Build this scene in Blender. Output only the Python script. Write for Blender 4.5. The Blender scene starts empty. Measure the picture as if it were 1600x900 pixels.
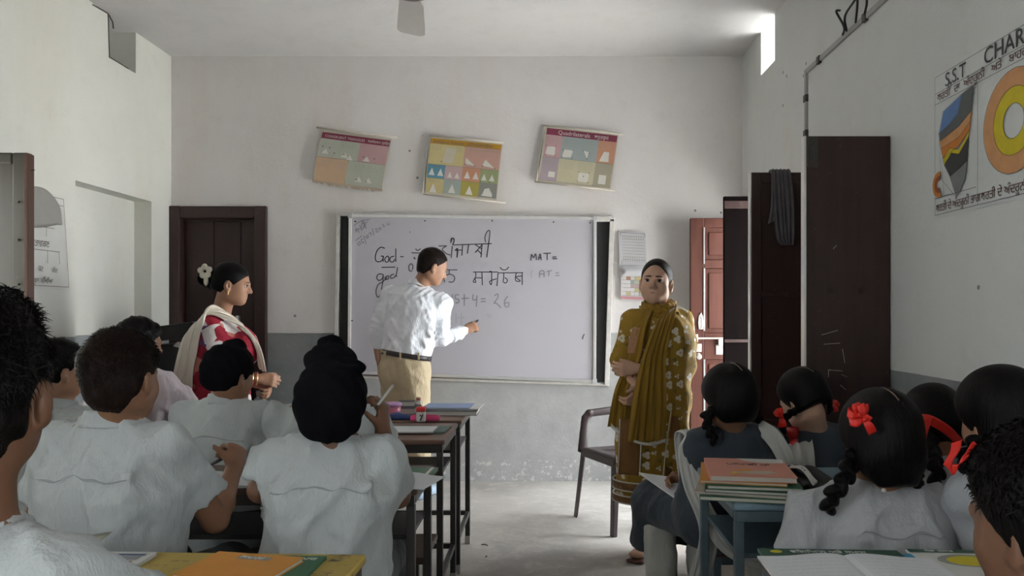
import bpy, bmesh, math, random
import numpy as np
from mathutils import Vector, Matrix
random.seed(4)
SC = bpy.context.scene

# ---------------------------------------------------------------- camera
EYE = 1.28            # camera height (m); the camera looks level down +Y
FPX = 1200.0          # focal length in pixels of a 1600x900 frame
cd = bpy.data.cameras.new('camera'); cam = bpy.data.objects.new('camera', cd)
SC.collection.objects.link(cam); SC.camera = cam
cam.location = (0, 0, EYE); cam.rotation_euler = (math.pi/2, 0, 0)
cd.sensor_width = 36; cd.lens = 27.0
cd.shift_x = -53/1600; cd.shift_y = 37/1600
cd.clip_start = 0.05; cd.clip_end = 200

# ---------------------------------------------------------------- daylight
SC.view_settings.view_transform = 'Standard'; SC.view_settings.look = 'None'
SC.view_settings.gamma = 1.0; SC.view_settings.use_curve_mapping = False
SC.view_settings.exposure = 1.9
wd = bpy.data.worlds.new('sky'); SC.world = wd; wd.use_nodes = True
nt = wd.node_tree; nt.nodes.clear()
o_ = nt.nodes.new('ShaderNodeOutputWorld'); b_ = nt.nodes.new('ShaderNodeBackground')
b_.inputs[0].default_value = (0.90, 0.96, 1.0, 1); b_.inputs[1].default_value = 5.0
nt.links.new(b_.outputs[0], o_.inputs[0])
sn = bpy.data.lights.new('sun', 'SUN'); sn.energy = 17; sn.angle = .02; sn.color = (1, .985, .95)      # high noon sun, falls only on the yard and roof
so = bpy.data.objects.new('sun', sn); SC.collection.objects.link(so); so.rotation_euler = (0, -math.radians(9), 0)
# portals: they only steer sampling of the daylight that enters by the openings in the walls
def portal(loc, rot, sx, sy):
    l = bpy.data.lights.new('daylight_portal', 'AREA'); l.shape = 'RECTANGLE'; l.size = sx; l.size_y = sy
    l.cycles.is_portal = True
    o = bpy.data.objects.new('daylight_portal', l); SC.collection.objects.link(o)
    o.location = loc; o.rotation_euler = rot
R90 = math.pi/2
XL, XR, YB, ZC, YR = -2.83, 1.484, 5.80, 3.208, -2.6      # room: left, right, board wall, ceiling, rear wall
OPEN_R = [(4.20, 4.96, 0.0, 2.03), (5.08, 5.68, 0.0, 1.99)]     # doorways in the right wall (y0,y1,z0,z1)
OPEN_L = [(2.86, 3.64, 0.0, 2.03)]
OPEN_RW = [(-2.2, -.9, .95, 2.15)]                              # unseen windows behind the camera, added and sized for fill light
OPEN_LW = [(-1.5, -.4, .95, 2.15)]
for (a, b, c, d) in OPEN_R + OPEN_RW:
    portal((XR+.32, (a+b)/2, (c+d)/2), (0, R90, 0), d-c, b-a)
for (a, b, c, d) in OPEN_L + OPEN_LW:
    portal((XL-.32, (a+b)/2, (c+d)/2), (0, -R90, 0), d-c, b-a)
portal((XR+.32, 5.14, 3.06), (0, R90, 0), .28, .33)

# ---------------------------------------------------------------- helpers
C = SC.collection
def V3(*a): return np.array(a, float)
def nrm(v):
    v = np.asarray(v, float); return v/(np.linalg.norm(v)+1e-12)
def W(px, py, Y):
    """real point at depth Y that is seen in that direction from the camera"""
    return V3((px-853)*Y/FPX, Y, EYE-(py-487)*Y/FPX)

def tag(o, label=None, cat=None, group=None, kind=None):
    if label: o['label'] = label
    if cat: o['category'] = cat
    if group: o['group'] = group
    if kind: o['kind'] = kind
    return o
def empty(name, loc=(0,0,0), rz=0, label=None, cat=None, group=None):
    o = bpy.data.objects.new(name, None); C.objects.link(o)
    o.location = [float(x) for x in loc]; o.rotation_euler = (0, 0, rz); o.empty_display_size = .05
    return tag(o, label, cat, group)
def mesh_obj(name, verts, faces, m, parent=None, origin=None, smooth=True):
    """verts world coords; origin = world point that becomes the object's origin"""
    verts = np.asarray(verts, np.float32)
    me = bpy.data.meshes.new(name)
    pl = np.zeros(3) if parent is None else world_loc(parent)
    if origin is None: origin = pl
    origin = np.asarray(origin, float)
    v = verts - origin.astype(np.float32)
    if isinstance(faces, np.ndarray):
        n = len(faces); k = faces.shape[1]
        me.vertices.add(len(v)); me.vertices.foreach_set('co', v.ravel())
        me.loops.add(n*k); me.loops.foreach_set('vertex_index', faces.ravel().astype(np.int32))
        me.polygons.add(n); me.polygons.foreach_set('loop_start', np.arange(0, n*k, k, dtype=np.int32))
        me.polygons.foreach_set('loop_total', np.full(n, k, np.int32))
        me.update(calc_edges=True); me.validate()
    else:
        me.from_pydata([tuple(map(float, p)) for p in v], [], faces); me.update()
    me.polygons.foreach_set('use_smooth', np.full(len(me.polygons), smooth, bool))
    o = bpy.data.objects.new(name, me); C.objects.link(o)
    if m: me.materials.append(m)
    if parent is not None: o.parent = parent
    o.location = [float(x) for x in (origin - pl)]
    return o
def world_loc(o):
    p = np.array(o.location, float)
    while o.parent is not None:
        o = o.parent; p = p + np.array(o.location, float)
    return p
def dup(root, loc, rz=None, label=None):
    r = root.copy(); C.objects.link(r); r.location = loc
    if rz is not None: r.rotation_euler = (0, 0, rz)
    if label: r['label'] = label
    for ch in list(root.children):
        c = ch.copy(); C.objects.link(c); c.parent = r
        for g in list(ch.children):
            d = g.copy(); C.objects.link(d); d.parent = c
    return r

class BM:
    """collects boxes, bars, tubes into one mesh (local coordinates of the parent)"""
    def __init__(s): s.b = bmesh.new()
    def box(s, x0, y0, z0, x1, y1, z1, M=None):
        vs = [s.b.verts.new(p) for p in ((x0,y0,z0),(x1,y0,z0),(x1,y1,z0),(x0,y1,z0),(x0,y0,z1),(x1,y0,z1),(x1,y1,z1),(x0,y1,z1))]
        if M is not None:
            for v in vs: v.co = M @ v.co
        for f in ((0,3,2,1),(4,5,6,7),(0,1,5,4),(1,2,6,5),(2,3,7,6),(3,0,4,7)): s.b.faces.new([vs[i] for i in f])
        return s
    def tube(s, pts, r, n=8, cap=True):
        pts = [Vector([float(c) for c in p]) for p in pts]
        rs = r if isinstance(r, (list, tuple)) else [r]*len(pts)
        rings = []; up = Vector((0, 0, 1)); prev = None
        for i, p in enumerate(pts):
            t = (pts[min(i+1, len(pts)-1)] - pts[max(i-1, 0)]).normalized()
            if prev is None:
                u = t.cross(up)
                if u.length < 1e-3: u = t.cross(Vector((1, 0, 0)))
            else: u = prev - t*prev.dot(t)
            u.normalize(); prev = u; w = t.cross(u)
            rings.append([s.b.verts.new(p + (u*math.cos(2*math.pi*k/n) + w*math.sin(2*math.pi*k/n))*rs[i]) for k in range(n)])
        for a, b in zip(rings[:-1], rings[1:]):
            for k in range(n): s.b.faces.new((a[k], a[(k+1) % n], b[(k+1) % n], b[k]))
        if cap:
            s.b.faces.new(rings[0][::-1]); s.b.faces.new(rings[-1])
        return s
    def lathe(s, prof, cx=0, cy=0, z0=0, n=24):
        rings = [[s.b.verts.new((cx+r*math.cos(2*math.pi*k/n), cy+r*math.sin(2*math.pi*k/n), z0+z)) for k in range(n)] for r, z in prof]
        for a, b in zip(rings[:-1], rings[1:]):
            for k in range(n): s.b.faces.new((a[k], a[(k+1) % n], b[(k+1) % n], b[k]))
        s.b.faces.new(rings[0][::-1]); s.b.faces.new(rings[-1])
        return s
    def poly(s, pts):
        s.b.faces.new([s.b.verts.new([float(c) for c in p]) for p in pts]); return s
    def prism(s, pts, off):
        a = [s.b.verts.new([float(c) for c in p]) for p in pts]
        b = [s.b.verts.new([float(p[i]+off[i]) for i in range(3)]) for p in pts]
        s.b.faces.new(a[::-1]); s.b.faces.new(b); n = len(pts)
        for i in range(n): s.b.faces.new((a[i], a[(i+1) % n], b[(i+1) % n], b[i]))
        return s
    def obj(s, name, m, parent=None, bevel=0, smooth=False, loc=(0,0,0), rot=(0,0,0), seg=2):
        bmesh.ops.recalc_face_normals(s.b, faces=s.b.faces)
        me = bpy.data.meshes.new(name); s.b.to_mesh(me); s.b.free()
        if smooth: me.polygons.foreach_set('use_smooth', np.full(len(me.polygons), True, bool))
        o = bpy.data.objects.new(name, me); C.objects.link(o)
        if m: me.materials.append(m)
        if parent is not None: o.parent = parent
        o.location = [float(x) for x in loc]; o.rotation_euler = rot
        if bevel:
            md = o.modifiers.new('bevel', 'BEVEL'); md.width = bevel; md.segments = seg; md.limit_method = 'ANGLE'
        return o

# ---------------------------------------------------------------- materials
class NT:
    def __init__(s, name):
        s.m = bpy.data.materials.new(name); s.m.use_nodes = True; s.t = s.m.node_tree
        s.p = s.t.nodes['Principled BSDF']; s._tc = None
    def n(s, typ, **kw):
        x = s.t.nodes.new(typ)
        for k, v in kw.items():
            if k.startswith('i_'):
                key = k[2:]; key = int(key) if key.isdigit() else key.replace('_', ' ')
                x.inputs[key].default_value = v
            else: setattr(x, k, v)
        return x
    def l(s, a, b): s.t.links.new(a, b)
    def tc(s, out='Object'):
        if s._tc is None: s._tc = s.n('ShaderNodeTexCoord')
        return s._tc.outputs[out]
    def map(s, scale=(1,1,1), loc=(0,0,0), rot=(0,0,0), src=None):
        m = s.n('ShaderNodeMapping'); m.inputs['Scale'].default_value = scale
        m.inputs['Location'].default_value = loc; m.inputs['Rotation'].default_value = rot
        s.l(src or s.tc(), m.inputs[0]); return m.outputs[0]
    def noise(s, scale, detail=4, rough=.55, vec=None, dist=0):
        x = s.n('ShaderNodeTexNoise'); x.inputs['Scale'].default_value = scale; x.inputs['Detail'].default_value = detail
        x.inputs['Roughness'].default_value = rough; x.inputs['Distortion'].default_value = dist
        s.l(vec or s.tc(), x.inputs['Vector']); return x.outputs['Fac']
    def ramp(s, fac, *stops, interp='LINEAR'):
        r = s.n('ShaderNodeValToRGB'); r.color_ramp.interpolation = interp
        e = r.color_ramp.elements
        while len(e) < len(stops): e.new(.5)
        for el, (p, c) in zip(e, stops):
            el.position = p; el.color = tuple(c)+(1,) if hasattr(c, '__len__') else (c, c, c, 1)
        s.l(fac, r.inputs[0]); return r.outputs[0]
    def mix(s, fac, a, b, mode='MIX'):
        x = s.n('ShaderNodeMix', data_type='RGBA', blend_type=mode)
        for sock, v in ((x.inputs[0], fac), (x.inputs[6], a), (x.inputs[7], b)):
            if hasattr(v, 'node'): s.l(v, sock)
            elif hasattr(v, '__len__'): sock.default_value = tuple(v)+(1,)
            else: sock.default_value = v
        return x.outputs[2]
    def math(s, op, a, b=None, c=None):
        x = s.n('ShaderNodeMath', operation=op)
        for i, v in enumerate((a, b, c)):
            if v is None: continue
            if hasattr(v, 'node'): s.l(v, x.inputs[i])
            else: x.inputs[i].default_value = v
        return x.outputs[0]
    def bump(s, h, strength=.3, dist=.01):
        x = s.n('ShaderNodeBump'); x.inputs['Strength'].default_value = strength; x.inputs['Distance'].default_value = dist
        s.l(h, x.inputs['Height']); s.l(x.outputs[0], s.p.inputs['Normal']); return x
    def out(s, col=None, rough=None, metal=None, spec=None):
        for k, v in (('Base Color', col), ('Roughness', rough), ('Metallic', metal), ('Specular IOR Level', spec)):
            if v is None: continue
            if hasattr(v, 'node'): s.l(v, s.p.inputs[k])
            elif hasattr(v, '__len__'): s.p.inputs[k].default_value = tuple(v)+(1,)
            else: s.p.inputs[k].default_value = v
        return s.m
_pc = {}
def plain(name, col, rough=.6, var=.12, scale=30, bump=.1, metal=0, spec=.4):
    if name in _pc: return _pc[name]
    n = NT(name); f = n.noise(scale, 4)
    c = n.mix(f, tuple(x*(1-var) for x in col), tuple(min(1, x*(1+var)) for x in col))
    if bump: n.bump(f, bump, .004)
    _pc[name] = n.out(c, rough, metal, spec); return _pc[name]

# ---------------------------------------------------------------- implicit-surface modeller
def smin(a, b, k):
    if k <= 0: return np.minimum(a, b)
    h = np.maximum(k-np.abs(a-b), 0)/k
    return np.minimum(a, b) - h*h*k*.25
class Solid:
    """one continuous surface grown from blended, tapering limbs and ellipsoids"""
    def __init__(s, h=.008, k=.02): s.h = h; s.k = k; s.P = []; s.post = []
    def tube(s, a, b, ra, rb=None, u=(1,0,0), k=None, sub=False, flat=False):
        if rb is None: rb = ra
        ra = (ra, ra) if not hasattr(ra, '__len__') else ra
        rb = (rb, rb) if not hasattr(rb, '__len__') else rb
        s.P.append(('t', np.array(a, float), np.array(b, float), ra, rb, nrm(u), s.k if k is None else k, flat, sub)); return s
    def chain(s, pts, rs, u=(1,0,0), k=None):
        for i in range(len(pts)-1): s.tube(pts[i], pts[i+1], rs[i], rs[i+1], u, k)
        return s
    def ell(s, c, r, fr=None, k=None, sub=False):
        r = (r, r, r) if not hasattr(r, '__len__') else r
        fr = np.eye(3) if fr is None else np.array(fr, float)
        s.P.append(('e', np.array(c, float), np.array(r, float), fr, s.k if k is None else k, sub)); return s
    def cut(s, c, n, R=None, k=0):
        s.P.append(('c', np.array(c, float), nrm(n), R, k)); return s
    def field(s, fn): s.P.append(('f', fn)); return s
    def build(s):
        lo = np.full(3, 1e9); hi = -lo
        for p in s.P:
            if p[0] == 't' and not p[-1]:
                m = max(max(p[3]), max(p[4]))
                lo = np.minimum(lo, np.minimum(p[1], p[2])-m); hi = np.maximum(hi, np.maximum(p[1], p[2])+m)
            if p[0] == 'e' and not p[-1]:
                m = np.sqrt(((p[3].T*p[2])**2).sum(1))
                lo = np.minimum(lo, p[1]-m); hi = np.maximum(hi, p[1]+m)
        h = s.h; lo = lo-4*h-.015; n = np.ceil((hi+4*h+.015-lo)/h).astype(int)+1
        v = np.full(n, .1, np.float32)
        ax = [(lo[i]+h*np.arange(n[i])).astype(np.float32) for i in range(3)]
        def reg(l, g):
            i0 = np.clip(np.floor((l-lo)/h).astype(int), 0, n); i1 = np.clip(np.ceil((g-lo)/h).astype(int)+1, 0, n)
            if (i1 <= i0).any(): return None, None
            sl = tuple(slice(i0[i], i1[i]) for i in range(3))
            return sl, (ax[0][sl[0]][:, None, None], ax[1][sl[1]][None, :, None], ax[2][sl[2]][None, None, :])
        for p in s.P:
            if p[0] == 'f':
                X = (ax[0][:, None, None], ax[1][None, :, None], ax[2][None, None, :]); v = p[1](v, *X).astype(np.float32); continue
            if p[0] == 'c':
                _, c, nn, R, k = p
                if R is None: sl, G = reg(lo, hi+1)
                else: sl, G = reg(c-R, c+R)
                if sl is None: continue
                d = (G[0]-c[0])*nn[0]+(G[1]-c[1])*nn[1]+(G[2]-c[2])*nn[2]
                v[sl] = -smin(-v[sl], -d, k) if k > 0 else np.maximum(v[sl], d); continue
            if p[0] == 't':
                _, a, b, ra, rb, u, k, flat, sub = p
                m = max(max(ra), max(rb))+k+3*h
                sl, G = reg(np.minimum(a, b)-m, np.maximum(a, b)+m)
                if sl is None: continue
                d = b-a; L = np.linalg.norm(d)+1e-9; d = d/L
                uu = u-d*np.dot(u, d)
                if np.linalg.norm(uu) < .05: uu = np.cross(d, (0, 0, 1) if abs(d[2]) < .9 else (0, 1, 0))
                uu = nrm(uu); w = np.cross(d, uu)
                x, y, z = G[0]-np.float32(a[0]), G[1]-np.float32(a[1]), G[2]-np.float32(a[2])
                pa = x*np.float32(d[0])+y*np.float32(d[1])+z*np.float32(d[2])
                pu = x*np.float32(uu[0])+y*np.float32(uu[1])+z*np.float32(uu[2])
                pw = x*np.float32(w[0])+y*np.float32(w[1])+z*np.float32(w[2])
                t = np.clip(pa/np.float32(L), 0, 1)
                e1 = 1/(ra[0]+(rb[0]-ra[0])*t); e2 = 1/(ra[1]+(rb[1]-ra[1])*t); e3 = np.maximum(e1, e2)
                q1 = pu*e1; q2 = pw*e2; q3 = (pa-t*np.float32(L))*e3
                k0 = np.sqrt(q1*q1+q2*q2+q3*q3)+1e-6
                k1 = np.sqrt((q1*e1)**2+(q2*e2)**2+(q3*e3)**2)+1e-6
                dd = k0*(k0-1)/k1
                dd = np.where(k0 < .5, -.25/e3, dd)
                if flat: dd = np.maximum(dd, pa-np.float32(L))
            else:
                _, c, r, fr, k, sub = p
                m = np.sqrt(((fr.T*r)**2).sum(1))+k+3*h
                sl, G = reg(c-m, c+m)
                if sl is None: continue
                x, y, z = G[0]-np.float32(c[0]), G[1]-np.float32(c[1]), G[2]-np.float32(c[2])
                Q = [(x*np.float32(fr[i][0])+y*np.float32(fr[i][1])+z*np.float32(fr[i][2]))/np.float32(r[i]) for i in range(3)]
                k0 = np.sqrt(Q[0]**2+Q[1]**2+Q[2]**2)+1e-6
                k1 = np.sqrt((Q[0]/r[0])**2+(Q[1]/r[1])**2+(Q[2]/r[2])**2)+1e-6
                dd = k0*(k0-1)/k1
                dd = np.where(k0 < .5, -.25*min(r), dd)
            cur = v[sl]
            if sub: v[sl] = -smin(-cur, dd, k)
            else: v[sl] = smin(cur, dd, k)
        return nets(v, lo, h)
    def obj(s, name, m, parent=None, origin=None):
        v, f = s.build(); return mesh_obj(name, v, f, m, parent, origin)
def nets(v, lo, h):
    v[0] = v[-1] = .1; v[:, 0] = v[:, -1] = .1; v[:, :, 0] = v[:, :, -1] = .1
    ins = v < 0
    cnt = np.zeros(tuple(np.array(v.shape)-1), np.int8)
    for i in (0, 1):
        for j in (0, 1):
            for k in (0, 1):
                cnt += ins[i:ins.shape[0]-1+i, j:ins.shape[1]-1+j, k:ins.shape[2]-1+k]
    I = np.argwhere((cnt > 0) & (cnt < 8))
    vid = np.full(cnt.shape, -1, np.int32); vid[I[:, 0], I[:, 1], I[:, 2]] = np.arange(len(I))
    cor = [(i, j, k) for i in (0, 1) for j in (0, 1) for k in (0, 1)]
    val = np.stack([v[I[:, 0]+i, I[:, 1]+j, I[:, 2]+k] for i, j, k in cor], 1)
    pos = np.zeros((len(I), 3)); num = np.zeros(len(I))
    cc = np.array(cor, float)
    for a in range(8):
        for b in range(a+1, 8):
            if np.abs(cc[a]-cc[b]).sum() != 1: continue
            va, vb = val[:, a], val[:, b]; m = (va < 0) != (vb < 0)
            t = np.where(m, va/np.where(m, va-vb, 1), 0)
            pos += m[:, None]*(cc[a]+(cc[b]-cc[a])*t[:, None]); num += m
    P = lo + h*(I+pos/num[:, None])
    faces = []
    for axis in range(3):
        o1, o2 = [(1, 2), (2, 0), (0, 1)][axis]
        s0 = [slice(1, -1)]*3; s1 = [slice(1, -1)]*3
        s0[axis] = slice(0, v.shape[axis]-1); s1[axis] = slice(1, v.shape[axis])
        A = ins[tuple(s0)]; B = ins[tuple(s1)]
        E = np.argwhere(A != B); fl = A[E[:, 0], E[:, 1], E[:, 2]]
        for d in range(3):
            if d != axis: E[:, d] += 1
        def cell(d1, d2):
            q = E.copy(); q[:, o1] -= d1; q[:, o2] -= d2; return vid[q[:, 0], q[:, 1], q[:, 2]]
        q = np.stack([cell(1, 1), cell(0, 1), cell(0, 0), cell(1, 0)], 1)
        q[~fl] = q[~fl][:, ::-1]; faces.append(q)
    F = np.concatenate(faces); F = F[(F >= 0).all(1)]
    return P, F

def smooth_path(pts, n=8):
    pts = [np.array(p, float) for p in pts]; out = []
    P = [2*pts[0]-pts[1]] + pts + [2*pts[-1]-pts[-2]]
    for i in range(1, len(P)-2):
        for k in range(n):
            t = k/n; a, b, c, d = P[i-1], P[i], P[i+1], P[i+2]
            out.append(.5*((2*b)+(-a+c)*t+(2*a-5*b+4*c-d)*t*t+(-a+3*b-3*c+d)*t**3))
    out.append(pts[-1]); return np.array(out)
from mathutils.bvhtree import BVHTree
_bv = {}
def bvh_of(o):
    if o.name not in _bv:
        me = o.data; _bv[o.name] = BVHTree.FromPolygons([v.co for v in me.vertices], [tuple(p.vertices) for p in me.polygons])
    return _bv[o.name]
def strip(name, m, parent, pts, wid, th=.004, n=8, nu=16, ripple=0, freq=5, phase=0, origin=None, sm=None, over=None, gap=.006, snap=False):
    """cloth or ribbon swept along pts; wid = half-width vectors at every point; ripple = fold depth across it"""
    c = smooth_path(pts, n); w = smooth_path(wid, n); N = len(c)
    T = np.gradient(c, axis=0); T /= np.linalg.norm(T, axis=1)[:, None]+1e-9
    nn = np.cross(T, w); nn /= np.linalg.norm(nn, axis=1)[:, None]+1e-9
    j = np.linspace(-1, 1, nu+1)
    sv = np.linspace(0, 5, N)[:, None]; rr = ripple*(.75*np.sin(freq*j[None, :]*math.pi+phase+.8*np.sin(sv)+.9*np.sin(2.3*j)[None, :])+.45*np.sin(freq*1.73*j[None, :]*math.pi+2*phase+1+.9*np.cos(1.3*sv)))
    if sm is not None: rr = rr*smooth_path([(a, 0, 0) for a in sm], n)[:, 0][:, None]
    base = c[:, None, :]+w[:, None, :]*j[None, :, None]+nn[:, None, :]*rr[:, :, None]
    if over:
        fold = (rr+abs(ripple))*.6
        for o in over:
            bv = bvh_of(o); wl = world_loc(o)
            for a in range(N):
                for b_ in range(nu+1):
                    q = base[a, b_]-wl; loc, no, idx, dist = bv.find_nearest(Vector(q))
                    if loc is None: continue
                    sd = (Vector(q)-loc).dot(no); want = gap+fold[a, b_]
                    if (sd < want and dist < .14) or snap: base[a, b_] = np.array(loc+no*want)+wl
        for _ in range(2):
            bb = base.copy(); bb[1:-1] = .5*base[1:-1]+.25*(base[2:]+base[:-2]); base = bb
    top = base+nn[:, None, :]*th/2; bot = base-nn[:, None, :]*th/2
    M = nu+1; V = np.concatenate([top.reshape(-1, 3), bot.reshape(-1, 3)]); o = N*M; F = []
    for a in range(N-1):
        for b in range(nu):
            i = a*M+b; F.append((i, i+1, i+M+1, i+M)); F.append((o+i+M, o+i+M+1, o+i+1, o+i))
    for a in range(N-1):
        i = a*M; F.append((i, i+M, o+i+M, o+i)); i = a*M+nu; F.append((i+M, i, o+i, o+i+M))
    for b in range(nu):
        F.append((b+1, b, o+b, o+b+1)); i = (N-1)*M+b; F.append((i, i+1, o+i+1, o+i))
    return mesh_obj(name, V, np.array(F), m, parent, origin)

def text(name, body, size, m, parent, loc, rot, depth=.0006, align='LEFT', sx=1.0, shear=0):
    cu = bpy.data.curves.new(name, 'FONT'); cu.body = body; cu.size = size; cu.extrude = depth; cu.align_x = align
    cu.resolution_u = 3; cu.shear = shear
    t = bpy.data.objects.new(name, cu); C.objects.link(t)
    bpy.context.view_layer.update()
    me = bpy.data.meshes.new_from_object(t.evaluated_get(bpy.context.evaluated_depsgraph_get()))
    bpy.data.objects.remove(t); me.materials.clear(); me.materials.append(m)
    o = bpy.data.objects.new(name, me); C.objects.link(o); o.parent = parent
    o.location = [float(x) for x in loc]; o.rotation_euler = rot; o.scale = (sx, 1, 1)
    return o
# ================================================================ the setting
def wall_paint(name, dado, tint=(.66,.645,.62), dcol=(.235,.25,.255), seed=0, pale_from=None):
    n = NT(name); geo = n.n('ShaderNodeNewGeometry'); pos = geo.outputs['Position']
    mp = n.map(loc=(seed, seed*1.7, 0), src=pos)
    big = n.noise(1.1, 5, .6, mp); mid = n.noise(6, 6, .65, mp); fine = n.noise(60, 4, .6, mp)
    stretch = n.noise(2.2, 5, .6, n.map(scale=(1,1,.25), loc=(seed,3,0), src=pos))
    c = n.mix(n.ramp(big, (.35, 0), (.7, 1)), tint, tuple(t*.93 for t in tint))
    c = n.mix(n.math('MULTIPLY', n.ramp(stretch, (.5, 0), (.8, 1)), .5), c, (tint[0]*.84, tint[1]*.80, tint[2]*.70))
    c = n.mix(n.math('MULTIPLY', n.ramp(mid, (.56, 0), (.72, 1)), .18), c, (.50, .46, .42))
    vo = n.n('ShaderNodeTexVoronoi'); vo.inputs['Scale'].default_value = 5.5; vo.inputs['Randomness'].default_value = 1; n.l(mp, vo.inputs['Vector'])
    spk = n.math('MULTIPLY', n.math('LESS_THAN', vo.outputs['Distance'], .055), n.math('GREATER_THAN', n.noise(1.7, 2, .5, mp), .55))
    c = n.mix(n.math('MULTIPLY', spk, .75), c, (.12, .10, .09))
    # chipped grey distemper dado, painted up to a hand-cut line
    sep = n.n('ShaderNodeSeparateXYZ'); n.l(pos, sep.inputs[0])
    zz = n.math('ADD', sep.outputs[2], n.math('MULTIPLY', n.math('SUBTRACT', mid, .5), .012))
    isd = n.math('LESS_THAN', zz, dado)
    d = n.mix(n.ramp(mid, (.3, 0), (.7, 1)), tuple(x*1.1 for x in dcol), tuple(x*.86 for x in dcol))
    d = n.mix(n.math('MULTIPLY', n.ramp(n.noise(2.6, 4, .6, mp), (.45, 0), (.75, 1)), .35), d, (.36,.36,.35))
    if pale_from is not None:   # dado colour turns paler to the right of this position
        edge_ = n.math('GREATER_THAN', n.math('ADD', sep.outputs[0], n.math('MULTIPLY', n.math('SUBTRACT', mid, .5), .12)), pale_from)
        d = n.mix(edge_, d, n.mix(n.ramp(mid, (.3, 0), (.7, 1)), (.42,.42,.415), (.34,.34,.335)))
    chip = n.math('GREATER_THAN', n.math('ADD', n.noise(26, 5, .7, mp), n.math('MULTIPLY', n.math('LESS_THAN', sep.outputs[2], .16), .13)), .70)
    d = n.mix(n.math('MULTIPLY', chip, .75), d, (.62, .60, .57))
    c = n.mix(isd, c, d)
    h = n.math('ADD', n.math('MULTIPLY', mid, .7), n.math('MULTIPLY', fine, .25))
    n.bump(h, .35, .02)
    return n.out(c, .85, spec=.25)
M_wl = wall_paint('whitewash_left', 1.13, (.70,.70,.655), seed=2)
M_wb = wall_paint('whitewash_board_wall', 1.12, (.71,.68,.675), seed=5, pale_from=-1.42)
M_wr = wall_paint('whitewash_right', 1.03, (.66,.67,.655), seed=11)
M_wk = wall_paint('whitewash_rear', 1.10, (.62,.61,.59), seed=17)

def ceiling_mat():
    n = NT('ceiling_plaster'); pos = n.n('ShaderNodeNewGeometry').outputs['Position']
    a = n.noise(1.0, 5, .6, pos); b = n.noise(7, 6, .6, pos)
    c = n.mix(a, (.60, .585, .58), (.66, .645, .63)); c = n.mix(n.math('MULTIPLY', n.ramp(b, (.5, 0), (.7, 1)), .15), c, (.45, .43, .41))
    n.bump(b, .2, .02); return n.out(c, .9, spec=.2)
M_ceil = ceiling_mat()
def floor_mat():
    n = NT('concrete_floor'); pos = n.n('ShaderNodeNewGeometry').outputs['Position']
    a = n.noise(1.4, 6, .62, pos, .4); b = n.noise(9, 7, .68, pos, .3); f = n.noise(55, 5, .7, pos)
    c = n.mix(n.ramp(a, (.35, 0), (.68, 1)), (.36, .335, .31), (.52, .49, .45))
    c = n.mix(n.math('MULTIPLY', n.ramp(b, (.48, 0), (.7, 1)), .6), c, (.60, .57, .53))
    c = n.mix(n.math('MULTIPLY', n.ramp(f, (.60, 0), (.74, 1)), .35), c, (.22, .18, .16))
    n.bump(b, .25, .02); return n.out(c, n.ramp(a, (.3, .5), (.7, .8)), spec=.35)
M_floor = floor_mat()
def wood(name, col, dark, rough=.45, scale=1, wear=(.5,.5,.5), wamt=.12, axis=2, spec=.4):
    n = NT(name); sc = [9, 9, 9]; sc[axis] = .7
    g = n.noise(2.2*scale, 8, .65, n.map(scale=tuple(sc)), .6); big = n.noise(2.5, 4, .6)
    c = n.mix(n.ramp(g, (.3, 0), (.7, 1)), dark, col)
    c = n.mix(n.math('MULTIPLY', n.ramp(big, (.5, 0), (.75, 1)), .35), c, tuple(x*1.35 for x in col))
    c = n.mix(n.math('MULTIPLY', n.ramp(n.noise(38, 6, .75), (.63, 0), (.72, 1)), wamt), c, wear)
    n.bump(g, .15, .006); return n.out(c, rough, spec=spec)
M_door = wood('dark_brown_door_paint', (.045,.022,.019), (.026,.012,.011), .45, wamt=.25, wear=(.35,.3,.28))
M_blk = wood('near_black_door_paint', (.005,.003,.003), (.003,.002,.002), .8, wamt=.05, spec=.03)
M_shut = wood('brown_steel_door_paint', (.040,.018,.015), (.028,.012,.010), .45, wamt=.2, wear=(.4,.33,.3), spec=.5)
M_panel = wood('red_brown_panelled_door_paint', (.11,.038,.026), (.07,.024,.017), .5, wamt=.3, wear=(.35,.26,.23), spec=.3)
M_olive = wood('grey_brown_sheet_door', (.058,.053,.040), (.042,.037,.028), .4, wamt=.15)
M_edge = plain('worn_door_edge', (.36,.34,.32), .5, .2, 40)
M_iron = plain('dark_iron', (.07,.065,.06), .45, .3, 60, metal=.6)
M_alum = plain('aluminium_edge', (.72,.72,.72), .35, .08, 40, metal=.7)
M_latch = plain('pale_latch_metal', (.62,.60,.56), .4, .2, 80, metal=.5)
M_cement = plain('rough_cement_border', (.58,.56,.53), .9, .25, 25, .6)

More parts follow.
